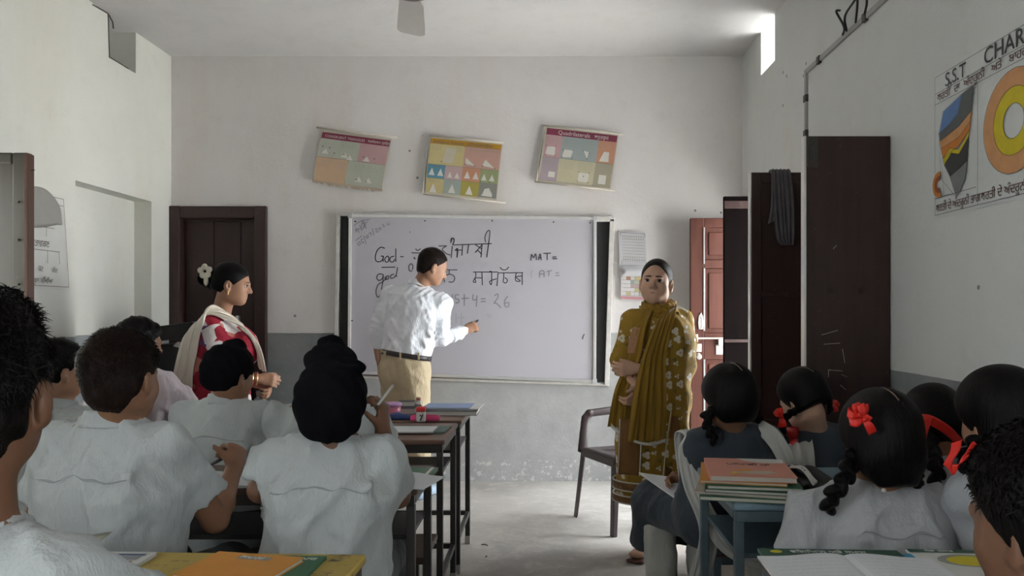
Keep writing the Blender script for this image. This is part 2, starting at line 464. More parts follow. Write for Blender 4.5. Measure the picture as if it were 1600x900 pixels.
def wall_mesh(name, m, axis, pos, out, a0, a1, z0, z1, holes, recess=(), th=.3):
    """wall slab in the plane axis=pos, thickness th going outwards; holes (a0,a1,z0,z1) are real openings"""
    A = sorted({a0, a1, *[h[0] for h in list(holes)+list(recess)], *[h[1] for h in list(holes)+list(recess)]})
    Z = sorted({z0, z1, *[h[2] for h in list(holes)+list(recess)], *[h[3] for h in list(holes)+list(recess)]})
    b = BM()
    for i in range(len(A)-1):
        for j in range(len(Z)-1):
            ca, cz = (A[i]+A[i+1])/2, (Z[j]+Z[j+1])/2
            if any(h[0] < ca < h[1] and h[2] < cz < h[3] for h in holes): continue
            d = 0
            for h in recess:
                if h[0] < ca < h[1] and h[2] < cz < h[3]: d = h[4]
            p0, p1 = pos+out*d, pos+out*th
            if axis == 0: b.box(min(p0, p1), A[i], Z[j], max(p0, p1), A[i+1], Z[j+1])
            else: b.box(A[i], min(p0, p1), Z[j], A[i+1], max(p0, p1), Z[j+1])
    bmesh.ops.remove_doubles(b.b, verts=b.b.verts, dist=1e-5)
    o = b.obj(name, m); o['kind'] = 'structure'; return o
VENT = (4.97, 5.30, 2.925, ZC)
NICHE = (4.62, 5.51, 0, 2.07, .124)
wall_mesh('wall_left', M_wl, 0, XL, -1, YR, YB, 0, ZC, OPEN_L+OPEN_LW, [VENT+(.27,), NICHE])
wall_mesh('wall_right', M_wr, 0, XR, 1, YR, YB, 0, ZC, OPEN_R+OPEN_RW+[(4.98, 5.30, 2.91, ZC)], [(3.36, 4.12, 0, 2.03, .2)])
tag(BM().box(XR+.12, 3.36, .01, XR+.16, 4.12, 2.03).obj('door_2', M_door), kind='structure')
DX0, DX1, DZ = -2.80, -2.135, 2.05
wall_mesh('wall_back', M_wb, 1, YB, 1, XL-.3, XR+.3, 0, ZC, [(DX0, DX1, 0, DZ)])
wall_mesh('wall_front', M_wk, 1, YR, -1, XL-.3, XR+.3, 0, ZC, [])
b = BM().box(XL-.3, YR-.3, ZC, XR+.3, YB+.3, ZC+.2); tag(b.obj('ceiling', M_ceil), kind='structure')
b = BM().box(XL-.3, YR-.3, -.2, XR+.3, YB+.3, 0); tag(b.obj('floor', M_floor), kind='structure')
# the yard outside the open doors: pale dry ground that daylight falls on
M_yard = plain('yard_ground', (.46,.45,.43), .9, .2, 3)
tag(BM().box(-30, -30, -.35, 30, 30, -.21).obj('yard_ground', M_yard), kind='structure')

# unseen wall added beside the left doorway to dim the daylight there
tag(BM().box(XL-1.6, 1.6, -.2, XL-1.4, 6.5, 4.5).obj('added_sky_blocker', M_wk), kind='structure')

# door in the back wall: frame, three planks
dr = empty('door_1', ((DX0+DX1)/2, YB, 0)); dr['kind'] = 'structure'
def rel(o, x, y, z): return (x-o.location[0], y-o.location[1], z-o.location[2])
b = BM(); cx = (DX0+DX1)/2
b.box(-.365, -.035, 0, -.285, .10, 2.075).box(.275, -.035, 0, .365, .10, 2.075).box(-.285, -.033, 1.985, .275, .10, 2.073)
b.obj('door_frame', M_door, dr, bevel=.006)
x = -.285
for wd_ in (.225, .205, .13):
    BM().box(x+.002, .05, .01, x+wd_-.002, .085, 1.985).obj('plank', M_door, dr, bevel=.004); x += wd_
BM().box(-.285, .035, 1.965, .275, .05, 1.985).obj('ledge', M_door, dr, bevel=.004); BM().box(-.285, .036, 1.0, .275, .05, 1.09).obj('ledge', M_door, dr, bevel=.004)
b = BM(); b.box(-.02, .005, 1.185, .16, .03, 1.2).box(.125, -.005, 1.17, .15, .03, 1.25); b.obj('latch_bar', M_alum, dr, bevel=.002)
BM().box(DX0-cx, .22, 0, DX1-cx, .25, 2.05).obj('outer_board', M_door, dr)

# ---- door leaves, open and square to the wall: local x runs from hinge towards the room
def leaf_root(name, hx, y, label): return tag(empty(name, (hx, y, 0)), label, 'door')
# nearest right leaf
r = leaf_root('door_leaf', XR, 3.34, 'tall dark brown door leaf on the right, scratched, below the wall conduit')
BM().box(-.365, -.04, .015, -.004, 0, 2.035).obj('leaf_panel', M_door, r, bevel=.003)
BM().box(-.374, -.042, .015, -.366, .002, 2.035).obj('edge_strip', M_alum, r)
b = BM(); b.box(-.363, -.052, 1.90, -.318, -.041, 2.03).box(-.350, -.064, 1.93, -.330, -.05, 1.99); b.tube([(-.34,-.07,1.93),(-.34,-.07,1.99)], .006); b.obj('hasp', M_iron, r, bevel=.002)
b = BM()
for (x0, z0, x1, z1) in [(-.30,1.18,-.23,1.20),(-.29,1.14,-.22,1.145),(-.27,1.03,-.21,1.025),(-.27,1.03,-.27,1.0),(-.21,1.12,-.20,1.06),(-.215,1.01,-.19,1.0),(-.22,.965,-.195,.945),(-.25,1.55,-.235,1.565)]:
    b.tube([(x0,-.0405,z0),(x1,-.0405,z1)], .0009, 4)
b.obj('scratch_marks', M_latch, r)
b = BM()
for x in (-.26, -.13): b.lathe([(.001, 0), (.012, .001), (.009, .005), (.001, .007)], 0, 0, 0, 10); bmesh.ops.rotate(b.b, verts=b.b.verts[-40:], cent=(0,0,0), matrix=Matrix.Rotation(R90, 3, 'X')); bmesh.ops.translate(b.b, verts=b.b.verts[-40:], vec=(x, -.041, 1.37))
b.obj('rivet', M_door, r)
# second leaf (far side of the same doorway), panelled steel sheet
r = leaf_root('door_leaf', XR, 4.17, 'brown door leaf with a recessed sheet panel and grey cloth hung over its top')
b = BM(); b.box(-.378, -.038, .015, -.325, 0, 2.03).box(-.05, -.038, .015, -.004, 0, 2.03).box(-.325, -.038, 1.975, -.05, 0, 2.03).box(-.325, -.038, 1.36, -.05, 0, 1.385).box(-.325, -.038, .62, -.05, 0, .70).box(-.325, -.038, .015, -.05, 0, .09)
b.obj('leaf_frame', M_shut, r, bevel=.003)
for z0, z1 in ((.09,.62),(.70,1.36),(1.385,1.975)): BM().box(-.325, -.022, z0, -.05, -.006, z1).obj('sheet_panel', M_shut, r)
BM().box(-.386, -.040, .015, -.379, .002, 2.03).obj('edge_strip', M_alum, r)
b = BM()
for x in (-.27, -.19, -.12): b.tube([(x,-.043,1.372),(x,-.036,1.372)], .006, 8)
b.obj('rivet', M_iron, r)
# third leaf
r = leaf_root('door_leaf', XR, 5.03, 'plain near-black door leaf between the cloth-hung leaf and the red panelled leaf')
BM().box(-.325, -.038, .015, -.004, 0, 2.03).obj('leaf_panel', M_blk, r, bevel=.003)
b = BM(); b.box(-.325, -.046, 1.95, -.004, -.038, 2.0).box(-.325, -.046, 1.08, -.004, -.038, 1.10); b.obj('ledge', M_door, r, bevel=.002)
# fourth leaf: red-brown, raised panels, bolts
r = leaf_root('door_leaf', XR, 5.68, 'red-brown panelled door leaf with pale bolts, open in the far right corner')
LW = -.422
b = BM(); b.box(LW, -.04, .015, LW+.10, 0, 1.968).box(-.07, -.04, .015, -.004, 0, 1.968)
for z0, z1 in ((1.90,1.968),(1.60,1.66),(.93,1.12),(.015,.12)): b.box(LW+.10, -.04, z0, -.07, 0, z1)
b.obj('leaf_frame', M_panel, r, bevel=.004)
for z0, z1 in ((.12,.93),(1.12,1.60),(1.66,1.90)):
    bb = BM(); bb.box(LW+.10, -.024, z0, -.07, -.008, z1).box(LW+.135, -.034, z0+.035, -.105, -.02, z1-.035); bb.obj('raised_panel', M_panel, r, bevel=.006)
b = BM(); b.box(LW+.095, -.045, 1.14, LW+.107, -.039, 1.60); b.box(LW+.095, -.045, .55, LW+.107, -.039, .93); b.box(LW+.095,-.045,1.63,LW+.104,-.039,1.90); b.obj('pale_moulding_edge', M_alum, r)
b = BM(); b.prism([(LW+.06,-.046,1.15),(LW+.09,-.046,1.15),(LW+.095,-.046,1.20),(LW+.088,-.046,1.25),(LW+.075,-.046,1.275),(LW+.06,-.046,1.25),(LW+.053,-.046,1.20)], (0,.007,0)); b.tube([(LW+.074,-.06,1.16),(LW+.074,-.075,1.18),(LW+.074,-.075,1.22),(LW+.074,-.06,1.24)], .006); b.obj('pull_handle', M_latch, r, bevel=.002)
b = BM(); b.tube([(LW-.012,-.058,1.085),(LW+.31,-.058,1.085)], .007); b.box(LW+.02,-.066,1.06,LW+.05,-.04,1.115).box(LW+.295,-.066,1.055,LW+.32,-.04,1.115).box(LW+.20,-.066,1.03,LW+.245,-.05,1.09); b.obj('sliding_bolt', M_latch, r, bevel=.002)
b = BM(); b.box(LW+.185,-.047,.965,LW+.235,-.04,1.04).box(LW+.03,-.047,.985,LW+.08,-.04,1.045); b.tube([(LW+.055,-.045,.96),(LW+.055,-.09,.95)], .02, 12); b.obj('lock_plate', M_latch, r, bevel=.003)
# left leaf
r = leaf_root('door_leaf', XL, 3.68, 'grey-brown sheet door leaf with a riveted strap, at the left edge')
LX = .375
b = BM(); b.box(LX-.075, -.042, .015, LX, 0, 2.035).box(.004, -.042, .015, .06, 0, 2.035).box(.06, -.042, 1.98, LX-.075, 0, 2.035).box(.06,-.042,.015,LX-.075,0,.10)
b.obj('leaf_frame', M_olive, r, bevel=.008)
BM().box(.06, -.034, .10, LX-.075, -.012, 1.98).obj('sheet_panel', M_olive, r)
BM().box(LX-.018, -.045, .015, LX+.003, .003, 2.03).obj('wood_edge', plain('bare_wood_edge', (.085,.042,.030), .6), r, bevel=.004)
BM().box(.06, -.052, 1.335, LX-.055, -.042, 1.375).obj('strap', M_iron, r, bevel=.002)
b = BM()
for z in (1.41, 1.62, 1.80, 1.355, 1.2): b.tube([(LX-.062 if z == 1.355 else LX-.04, -.056, z), (LX-.062 if z == 1.355 else LX-.04, -.04, z)], .005, 8)
b.tube([(LX, -.02, 1.955), (LX+.018, -.02, 1.955)], .003, 6); b.obj('rivet', M_iron, r)

# cloth hung over the second leaf
M_rag = plain('grey_rag_cloth', (.115,.105,.11), .9, .5, 14, .3)
rg = tag(empty('cloth', (XR-.25, 4.15, 1.7)), 'wrinkled dark grey cloth hanging over the top of a brown door leaf', 'cloth')
x = XR
strip('cloth_panel', M_rag, rg, [(x-.225,4.185,1.86),(x-.225,4.178,2.02),(x-.225,4.15,2.045),(x-.222,4.118,2.02),(x-.215,4.112,1.85),(x-.205,4.112,1.68),(x-.195,4.112,1.635)],
      [(.055,0,0),(.05,0,0),(.05,0,0),(.052,0,0),(.058,0,0),(.046,0,0),(.03,0,0)], .003, nu=28, ripple=.012, freq=4.5, sm=[.3,.1,.1,.6,1,1,1])
strip('cloth_tail', M_rag, rg, [(x-.262,4.150,2.04),(x-.262,4.115,2.0),(x-.262,4.108,1.85),(x-.27,4.108,1.76)], [(.014,0,0),(.015,0,0),(.018,0,0),(.024,0,.01)], .003, nu=8, ripple=.006, freq=2)

# ---- conduit and loose wires on the right wall
cd_ = tag(empty('wire_conduit', (XR, 4.3, 2.64)), 'thin grey wire conduit running down and along the right wall above the doors', 'conduit')
M_cond = plain('grey_pvc_conduit', (.34,.34,.33), .6, .15, 30)
b = BM(); b.box(-.014, .045, -.56, 0, .075, .015).box(-.014, -4.8, -.012, 0, .075, .015); b.obj('conduit_strip', M_cond, cd_, bevel=.003)
b = BM()
for y, z in ((.06,-.15),(.06,-.35),(-.15,0),(-.75,0),(-1.3,0),(-2,0)): b.box(-.018, y-.02, z-.02, 0, y+.02, z+.02)
b.obj('clip', M_iron, cd_, bevel=.002)
b = BM(); random.seed(2)
wires = [[(-.016,-.55,.01),(-.05,-.62,.06),(-.03,-.72,.12),(-.04,-.80,.22),(-.02,-.84,.33)],
         [(-.016,-.50,.01),(-.04,-.58,.02),(-.07,-.56,.10),(-.03,-.50,.13)],
         [(-.016,-.66,.01),(-.04,-.74,.08),(-.03,-.70,.2),(-.02,-.86,.38)],
         [(-.016,-.76,.01),(-.03,-.82,.05),(-.03,-.78,.15),(-.02,-.88,.3)]]
for w_ in wires: b.tube(smooth_path(w_, 5), .0055, 6)
b.obj('loose_wire', plain('black_wire', (.02,.02,.02), .5), cd_, smooth=True)

# ---- ceiling fan (at rest)
M_fan = plain('cream_fan_paint', (.66,.63,.60), .4, .06, 20)
fr = tag(empty('ceiling_fan', (-.57, 3.25, 2.66)), 'cream ceiling fan with a dark motor at the top of the photo', 'fan')
b = BM(); b.lathe([(.02,-.045),(.07,-.04),(.095,-.015),(.095,.02),(.07,.05),(.02,.06)], n=32); b.obj('motor', plain('fan_motor', (.16,.14,.12), .4), fr, smooth=True)
BM().tube([(0,0,.05),(0,0,.50)], .012, 12).obj('down_rod', M_fan, fr)
BM().lathe([(.012,.46),(.05,.50),(.06,.548),(.01,.548)]).obj('canopy', M_fan, fr, smooth=True)
for a in (100, 220, 340):
    bb = BM(); M = Matrix.Rotation(math.radians(a), 4, 'Z') @ Matrix.Rotation(math.radians(9), 4, 'X')
    pts = [(.09,-.02),(.2,-.055),(.55,-.07),(.585,-.05),(.585,.05),(.55,.07),(.2,.055),(.09,.02)]
    top = [M @ Vector((p[0], p[1], .0)) for p in pts]; bb.prism([tuple(p) for p in top], (0,0,.004)); bb.obj('blade', M_fan, fr)

# ================================================================ board
YW = YB
wb0 = tag(empty('blackboard', (0, YB, 0)), 'old black painted board behind the whiteboard, showing as dark strips at both sides', 'board')
def P2(px, py, y=YB): return W(px, py, y)
def quadbox(b, pts, y, d):
    q = [W(px, py, y) for px, py in pts]; o = [(p[0], y-YB, p[2]) for p in q]; b.prism(o, (0, d, 0)); return b
quadbox(BM(), [(533,338),(953,347),(945,597),(530,585)], 5.785, .015).obj('slate', plain('old_slate', (.018,.018,.018), .7, .4, 20), wb0)
b = BM(); quadbox(b, [(526,331),(960,338),(960,346),(526,337)], 5.76, .04); quadbox(b, [(525,333),(531,333),(527,588),(521,586)], 5.76, .04); quadbox(b, [(953,342),(960,342),(952,604),(945,602)], 5.76, .04); quadbox(b, [(527,586),(952,599),(952,603),(527,590)], 5.775, .025)
b.obj('cement_border', M_cement, wb0, bevel=.003)
wbd = tag(empty('whiteboard', (0, YB, 0)), 'large whiteboard with handwriting and sums, in a thin aluminium frame', 'whiteboard')
BC = [(547,337),(930,341),(929,596),(545,582)]
n_ = NT('whiteboard_enamel'); f_ = n_.noise(3, 5, .6); g_ = n_.noise(20, 5, .7, n_.map(scale=(1,1,.4)))
c_ = n_.mix(f_, (.47,.455,.49), (.42,.405,.44)); c_ = n_.mix(n_.math('MULTIPLY', n_.ramp(g_, (.55, 0), (.75, 1)), .18), c_, (.42,.41,.44))
M_wbd = n_.out(c_, .35, spec=.35)
quadbox(BM(), BC, 5.755, .018).obj('writing_surface', M_wbd, wbd)
b = BM(); e = 3.5
def edge(b, p, q, w):
    d = np.array(q, float)-np.array(p, float); d /= np.linalg.norm(d); m = np.array((-d[1], d[0]))*w/2
    p = np.array(p)-d*w/2; q = np.array(q)+d*w/2
    quadbox(b, [tuple(p+m), tuple(q+m), tuple(q-m), tuple(p-m)], 5.742, .033)
for i in range(4): edge(b, BC[i], BC[(i+1) % 4], 4.5)
b.obj('frame', M_alum, wbd, bevel=.002)
b = BM()
for p in BC: c = W(p[0], p[1], 5.738); b.box(c[0]-.018, c[1]-YB, c[2]-.018, c[0]+.018, c[1]-YB+.03, c[2]+.018)
b.obj('corner_cap', plain('grey_plastic_cap', (.45,.45,.46), .5), wbd, bevel=.004)
b = BM()
for px, py in ((555,346),(664,345),(769,345),(865,347),(550,501),(922,348)): c = W(px, py, 5.75); b.tube([(c[0], -.052, c[2]), (c[0], -.044, c[2])], .006, 8)
b.obj('screw', M_iron, wbd)
# handwriting: every stroke follows the marker line on the board surface
M_ink = plain('black_marker_ink', (.055,.052,.062), .5, .1, 50, 0); M_ink2 = plain('faint_marker_ink', (.25,.24,.27), .5, .1, 50, 0)
def strokes(name, lst, m, w=1.9, parent=wbd, y=5.7525, th=.0012, ofs=(0,0), s=1):
    b = BM()
    for st in lst:
        pts = [(p[0]*s+ofs[0], p[1]*s+ofs[1]) for p in st]
        if len(pts) > 2:
            q = smooth_path([(p[0], 0, p[1]) for p in pts], 4); pts = [(a[0], a[2]) for a in q]
        P = np.array(pts, float); T = np.gradient(P, axis=0); T /= np.linalg.norm(T, axis=1)[:, None]+1e-9
        Nn = np.stack([-T[:, 1], T[:, 0]], 1)*w/2
        L = [W(a[0], a[1], y) for a in P+Nn]; R = [W(a[0], a[1], y) for a in P-Nn]
        lv = [b.b.verts.new((a[0], y-YB, a[2])) for a in L]; rv = [b.b.verts.new((a[0], y-YB, a[2])) for a in R]
        for i in range(len(P)-1):
            b.b.faces.new((lv[i], lv[i+1], rv[i+1], rv[i]))
    return b.obj(name, m, parent)
def Z1(lst, x0=540, y0=335, s=6): return [[(x0+a/s, y0+b/s) for a, b in st] for st in lst]
god = Z1([[(368,318),(330,308),(295,340),(278,400),(290,440),(330,440),(352,410),(352,392),(330,392)],[(352,392),(352,445)],
          [(395,388),(368,415),(375,445),(400,440),(405,405),(392,388)],[(455,390),(420,405),(418,440),(445,445),(462,420)],[(470,320),(470,445)],
          [(512,396),(545,396)],[(338,497),(465,494)],
          [(345,560),(310,560),(292,590),(312,620),(345,600),(352,560)],[(352,560),(348,640),(320,760),(295,770),(285,720),(305,660),(350,630),(390,590)],
          [(395,575),(372,590),(375,610),(400,605),(405,580),(395,575)],[(455,560),(425,570),(425,600),(455,590),(470,570)],[(488,495),(475,575),(482,582)],
          [(655,322),(675,338),(705,322)],[(618,360),(725,362)],[(700,362),(690,395)],[(650,400),(640,410),(658,418)],[(598,530),(592,490),(612,462),(630,480),(628,520)],[(598,530),(625,530)]])
strokes('handwritten_word', god, M_ink, 1.6)
def Z2(lst, x0=700, y0=360, s=5.626): return Z1(lst, x0, y0, s)
pan = Z2([[(-155,-15),(-95,-17)],[(-90,-15),(-130,15),(-100,45),(-60,60),(-35,50)],[(-25,90),(-28,-10)]]) 
pan = Z1([[(872,296),(950,296)],[(942,298),(905,325),(925,350),(950,372),(985,380)],[(1000,296),(990,408)],[(985,262),(1000,225),(1018,240),(1005,290)]]) + \
      Z2([[(25,110),(30,72),(52,72),(52,100),(40,125)],[(50,128),(385,116)],[(78,235),(80,175),(62,178),(85,160),(80,240)],[(65,175),(128,172)],[(128,128),(122,222)],[(182,125),(170,205)],
          [(240,125),(300,165)],[(240,195),(300,125)],[(240,190),(262,178),(298,212)],[(300,118),(290,238)],[(340,238),(368,20),(345,10),(325,60),(330,105)]])
strokes('handwritten_word', pan, M_ink, 1.6)
sam = Z1([[(925,520),(1048,520)],[(972,520),(972,562)],[(930,635),(922,600),(945,570),(985,562),(1018,580),(1020,615),(1000,635),(965,632)],[(880,590),(878,645)]]) + \
      Z2([[(220,366),(300,366)],[(242,366),(245,400),(222,450),(245,455),(240,420),(296,418)],[(298,366),(302,482)],[(360,366),(382,366),(382,475),(365,455),(380,440),(428,425)],[(300,366),(440,366)],[(440,372),(430,490)],
          [(440,374),(660,372)],[(490,375),(490,415),(485,450),(510,462),(522,435),(500,415)],[(455,325),(480,345),(510,345),(535,320)],[(600,372),(592,420),(600,445),(635,445),(598,410),(650,400)],[(652,372),(652,480)]])
strokes('handwritten_word', sam, M_ink, 1.4)
sums = Z1([[(838,738),(888,738),(868,808)],[(900,790),(965,775)],[(935,745),(915,825)],[(1000,750),(995,830)],[(1065,755),(1030,755),(1030,790),(1060,795),(1060,825),(1030,830)]]) + \
       Z2([[(118,600),(185,595)],[(143,560),(143,665)],[(222,562),(218,610),(252,605)],[(255,570),(248,672)],[(288,602),(330,600)],[(290,626),(332,624)],[(408,575),(435,558),(438,590),(405,640),(425,640),(465,680)],[(525,580),(498,620),(502,668),(530,668),(535,635),(502,640)]])
strokes('handwritten_sum', sums, M_ink2, 1.6)
fa = Z2([[(5,735),(5,800)],[(70,725),(72,812)],[(85,765),(150,768)],[(118,725),(118,825)],[(345,735),(360,765)],[(365,735),(380,765)],[(740,355),(728,385),(740,415)]])
strokes('handwritten_sum', fa, plain('wiped_marker_ink', (.36,.35,.38), .5, .1, 50, 0), 1.4)
mat_ = Z2([[(728,265),(735,210),(752,240),(770,205),(778,262)],[(795,262),(810,205),(820,262)],[(798,240),(820,240)],[(838,202),(905,200)],[(872,202),(872,262)],[(918,236),(952,232)],[(918,250),(960,248)]])
strokes('handwritten_word', mat_, M_ink, 1.7)
mat2 = Z2([[(803,415),(808,362),(842,358),(844,412)],[(805,385),(844,382)],[(868,362),(915,352)],[(888,358),(886,402)],[(945,375),(975,372)],[(945,398),(980,396)]])
strokes('handwritten_word', mat2, M_ink2, 1.6)
date = Z1([[(75,108),(150,60),(230,48)],[(95,120),(100,165),(120,130),(125,175)],[(85,150),(130,130)],[(130,95),(150,150)],[(150,95),(178,70),(170,110),(190,130)],[(205,60),(150,150),(160,60),(195,130)],[(90,248),(155,200)],
           [(130,255),(112,275),(125,292),(140,272),(128,255)],[(165,228),(145,238),(155,262),(168,258),(162,278)],[(170,200),(192,280)],[(205,195),(192,210),(202,225),(215,208),(205,195)],[(215,180),(235,172),(240,200)],[(250,130),(265,195)],
           [(275,140),(292,135),(285,165),(310,160)],[(318,122),(310,140),(325,148),(332,130),(320,122)],[(340,95),(355,95),(352,115),(372,108)],[(385,80),(390,98),(410,92)],[(405,70),(412,105)]])
strokes('handwritten_date', date, M_ink2, 1.1)
strokes('handwritten_mark', [[(913,522),(911,526),(910,530)],[(640,362),(641,363)]], M_ink, 1.5)

# ================================================================ charts on the walls
M_txt = plain('printed_text_grey', (.16,.15,.15), .7, .1, 40, 0); M_wtx = plain('printed_text_white', (.62,.52,.50), .7, .1, 40, 0)
def paper(name, col, var=.1): return plain(name, col, .75, var, 9, .15)
M_rod = plain('chart_rod_plastic', (.60,.55,.47), .6, .15, 20)
# a chart = back sheet + printed cells; u right, v down, in metres on its own plane
class Chart:
    def __init__(s, label, tl, tr, bl, y, sheet, bulge=.02, name='wall_chart', group=None):
        s.TL, s.TR, s.BL = [W(p[0], p[1], y) for p in (tl, tr, bl)]
        s.U = s.TR-s.TL; s.V = s.BL-s.TL; s.w = np.linalg.norm(s.U); s.h = np.linalg.norm(s.V); s.bulge = bulge
        s.root = tag(empty(name, s.TL), label, 'chart', group); s.m = sheet
        s.patch('sheet', 0, 0, 1, 1, sheet, 0, n=10)
    def pt(s, u, v, lift=0):
        b = s.bulge*(math.sin(math.pi*v)*.5+v*.5)*(1-.2*math.sin(3*u))
        return s.TL+s.U*u+s.V*v+V3(0, -b-lift-.004, 0)
    def patch(s, name, u0, v0, u1, v1, m, lift=.0012, n=4):
        vs = [s.pt(u0+(u1-u0)*i/n, v0+(v1-v0)*j/n, lift) for j in range(n+1) for i in range(n+1)]
        F = np.array([(j*(n+1)+i, (j+1)*(n+1)+i, (j+1)*(n+1)+i+1, j*(n+1)+i+1) for j in range(n) for i in range(n)])
        return mesh_obj(name, vs, F, m, s.root)
    def shape(s, name, pts, m, lift=.0022):
        vs = [s.pt(u, v, lift) for u, v in pts]; return mesh_obj(name, vs, [tuple(range(len(vs)))[::-1]], m, s.root, smooth=False)
    def lines(s, name, segs, m, w=.0035, lift=.002):
        vs = []; F = []
        for (u0, v0, u1, v1) in segs:
            a, b = s.pt(u0, v0, lift), s.pt(u1, v1, lift); d = nrm(b-a); t = V3(-d[2], 0, d[0])*w/2
            k = len(vs); vs += [a+t, b+t, b-t, a-t]; F.append((k, k+1, k+2, k+3))
        return mesh_obj(name, vs, F, m, s.root, smooth=False)
    def words(s, body, u, v, size, m, lift=.003, sx=1):
        p = s.pt(u, v, lift)-s.TL; ang = math.atan2(s.U[2], s.U[0])
        return text('lettering', body, size, m, s.root, p, (R90, -ang, 0), .0003, sx=sx)
    def para(s, u0, v0, u1, v1, rows, m, w=.003):
        sg = []; r = random.Random(int(u0*1000+v0*77))
        for i in range(rows):
            v = v0+(v1-v0)*i/max(1, rows-1); u = u0
            while u < u1-.02:
                l = r.uniform(.02, .06); sg.append((u, v, min(u+l, u1), v)); u += l+.01
        s.lines('printed_lines', sg, m, w)
pc = {k: paper('print_'+k, c) for k, c in dict(cream=(.50,.46,.38), maroon=(.20,.035,.07), mint=(.40,.42,.35), pink=(.46,.29,.30), peach=(.52,.36,.24), pale=(.42,.43,.37), yellow=(.52,.44,.22), salmon=(.48,.29,.24),
        blue=(.10,.25,.33), rose=(.46,.33,.33), orange=(.50,.25,.16), green=(.27,.31,.16), sand=(.48,.40,.20), teal=(.30,.35,.32), olive=(.34,.29,.07), grey=(.22,.22,.20), gold=(.45,.24,.02), sky=(.30,.34,.34), lilac=(.36,.29,.32), ivory=(.47,.43,.30), stone=(.34,.31,.23), white=(.60,.58,.54)).items()}
M_lt = plain('faint_print', (.30,.29,.27), .7, .1, 40, 0)
# chart 1 (left, torn bottom)
c1 = Chart('faded geometry chart with a maroon header and torn lower edge, leftmost above the board', (504,203), (612,217), (489,284), 5.78, pc['cream'], .03, group=None)
c1.patch('header_band', .01, .04, .99, .16, pc['maroon'])
for (a, b2, c3, d, k) in ((.01,.16,.29,.52,'pale'),(.29,.16,.58,.52,'mint'),(.58,.16,.99,.52,'pink'),(.01,.52,.46,.97,'peach'),(.46,.52,.99,.97,'mint')): c1.patch('printed_cell', a, b2, c3, d, pc[k])
c1.words('CONGRUENT TRIANGLES   ਸਰਬੰਗਸਮ ਤ੍ਰਿਭੁਜ', .06, .13, .026, M_wtx)
c1.lines('printed_rule', [(.01,.52,.99,.52),(.46,.52,.46,.97),(.01,.16,.01,.97),(.99,.16,.99,.97)], M_txt, .002)
for q in ((.05,.2,.25,.30,3),(.32,.2,.52,.28,3),(.62,.2,.8,.30,3),(.08,.58,.22,.68,4),(.28,.58,.42,.70,5),(.56,.58,.7,.70,5),(.75,.58,.9,.68,4),(.04,.42,.26,.46,2)): c1.para(*q, M_lt, .002)
for u, v in ((.06,.32),(.16,.33),(.24,.42),(.38,.42),(.66,.42),(.82,.43),(.62,.86),(.76,.88)): c1.shape('dot', [(u+.012*math.cos(t), v+.015*math.sin(t)) for t in np.linspace(0, 5.2, 6)], M_txt)
for u, v in ((.34,.38),(.42,.42),(.06,.35),(.66,.40),(.60,.80),(.74,.80)): c1.shape('printed_triangle', [(u,v+.10),(u+.05,v),(u+.10,v+.10)], pc['white'])
BM().tube([(-.035,-.03,.012),(c1.U[0]+.045,-.03,c1.U[2]+.004)], .0075, 8).obj('top_rod', M_rod, c1.root, smooth=True)
b = BM(); r_ = random.Random(3)
for i in range(24):
    u = i/24; p = c1.pt(u, .97)-c1.TL; q = c1.pt(u+.05, .97)-c1.TL; dd = r_.uniform(.01, .035)
    b.prism([p, q, q+V3(0,0,-dd), p+V3(0,0,-r_.uniform(.008,.03))], (0,-.001,0))
b.obj('torn_edge', paper('torn_paper', (.42,.34,.26)), c1.root)
# chart 2 (middle)
c2 = Chart('yellow-headed right-triangle chart with bright blue and orange cells, middle above the board', (673,214), (785,225), (664,303), 5.78, pc['cream'], .03)
c2.patch('header_band', .01, .02, .99, .11, pc['gold'])
for (a, b2, c3, d, k) in ((.01,.11,.49,.48,'yellow'),(.49,.11,.99,.48,'salmon'),(.01,.48,.25,.72,'blue'),(.25,.48,.49,.72,'rose'),(.49,.48,.74,.72,'orange'),(.74,.48,.99,.72,'green'),(.01,.72,.25,.97,'sand'),(.25,.72,.49,.97,'teal'),(.49,.72,.74,.97,'olive'),(.74,.72,.99,.97,'grey')): c2.patch('printed_cell', a, b2, c3, d, pc[k])
c2.words('Pythagoras Theorem   ਪਾਈਥਾਗੋਰਸ ਥਿਊਰਮ', .05, .093, .027, M_txt)
for u, v, s_ in ((.03,.54,1),(.15,.54,1),(.52,.54,1),(.64,.54,1),(.76,.56,.9),(.87,.56,.9),(.29,.58,.8),(.39,.58,.8),(.32,.79,1.2),(.56,.79,1.2),(.06,.81,1.2)):
    c2.shape('printed_triangle', [(u,v+.13*s_),(u+.04*s_,v),(u+.085*s_,v+.13*s_)], pc['white'])
c2.shape('printed_triangle', [(.52,.42),(.52,.31),(.66,.44)], pc['white']); c2.shape('printed_triangle', [(.76,.42),(.79,.31),(.93,.45)], pc['white'])
c2.shape('printed_square', [(.20,.42),(.24,.16),(.38,.18),(.34,.44)], pc['cream']); c2.shape('printed_square', [(.80,.90),(.82,.82),(.88,.80),(.93,.90),(.93,.95),(.78,.94)], pc['white'])
c2.lines('printed_rule', [(.01,.48,.99,.48),(.01,.72,.99,.72),(.49,.11,.49,.97),(.25,.48,.25,.97),(.74,.48,.74,.97),(.01,.11,.99,.11),(.01,.02,.01,.97),(.99,.02,.99,.97)], M_txt, .002)
for q in ((.03,.15,.18,.22,4),(.37,.15,.47,.22,4),(.55,.15,.95,.17,2),(.04,.75,.2,.77,2),(.28,.75,.44,.78,3)): c2.para(*q, M_lt, .002)
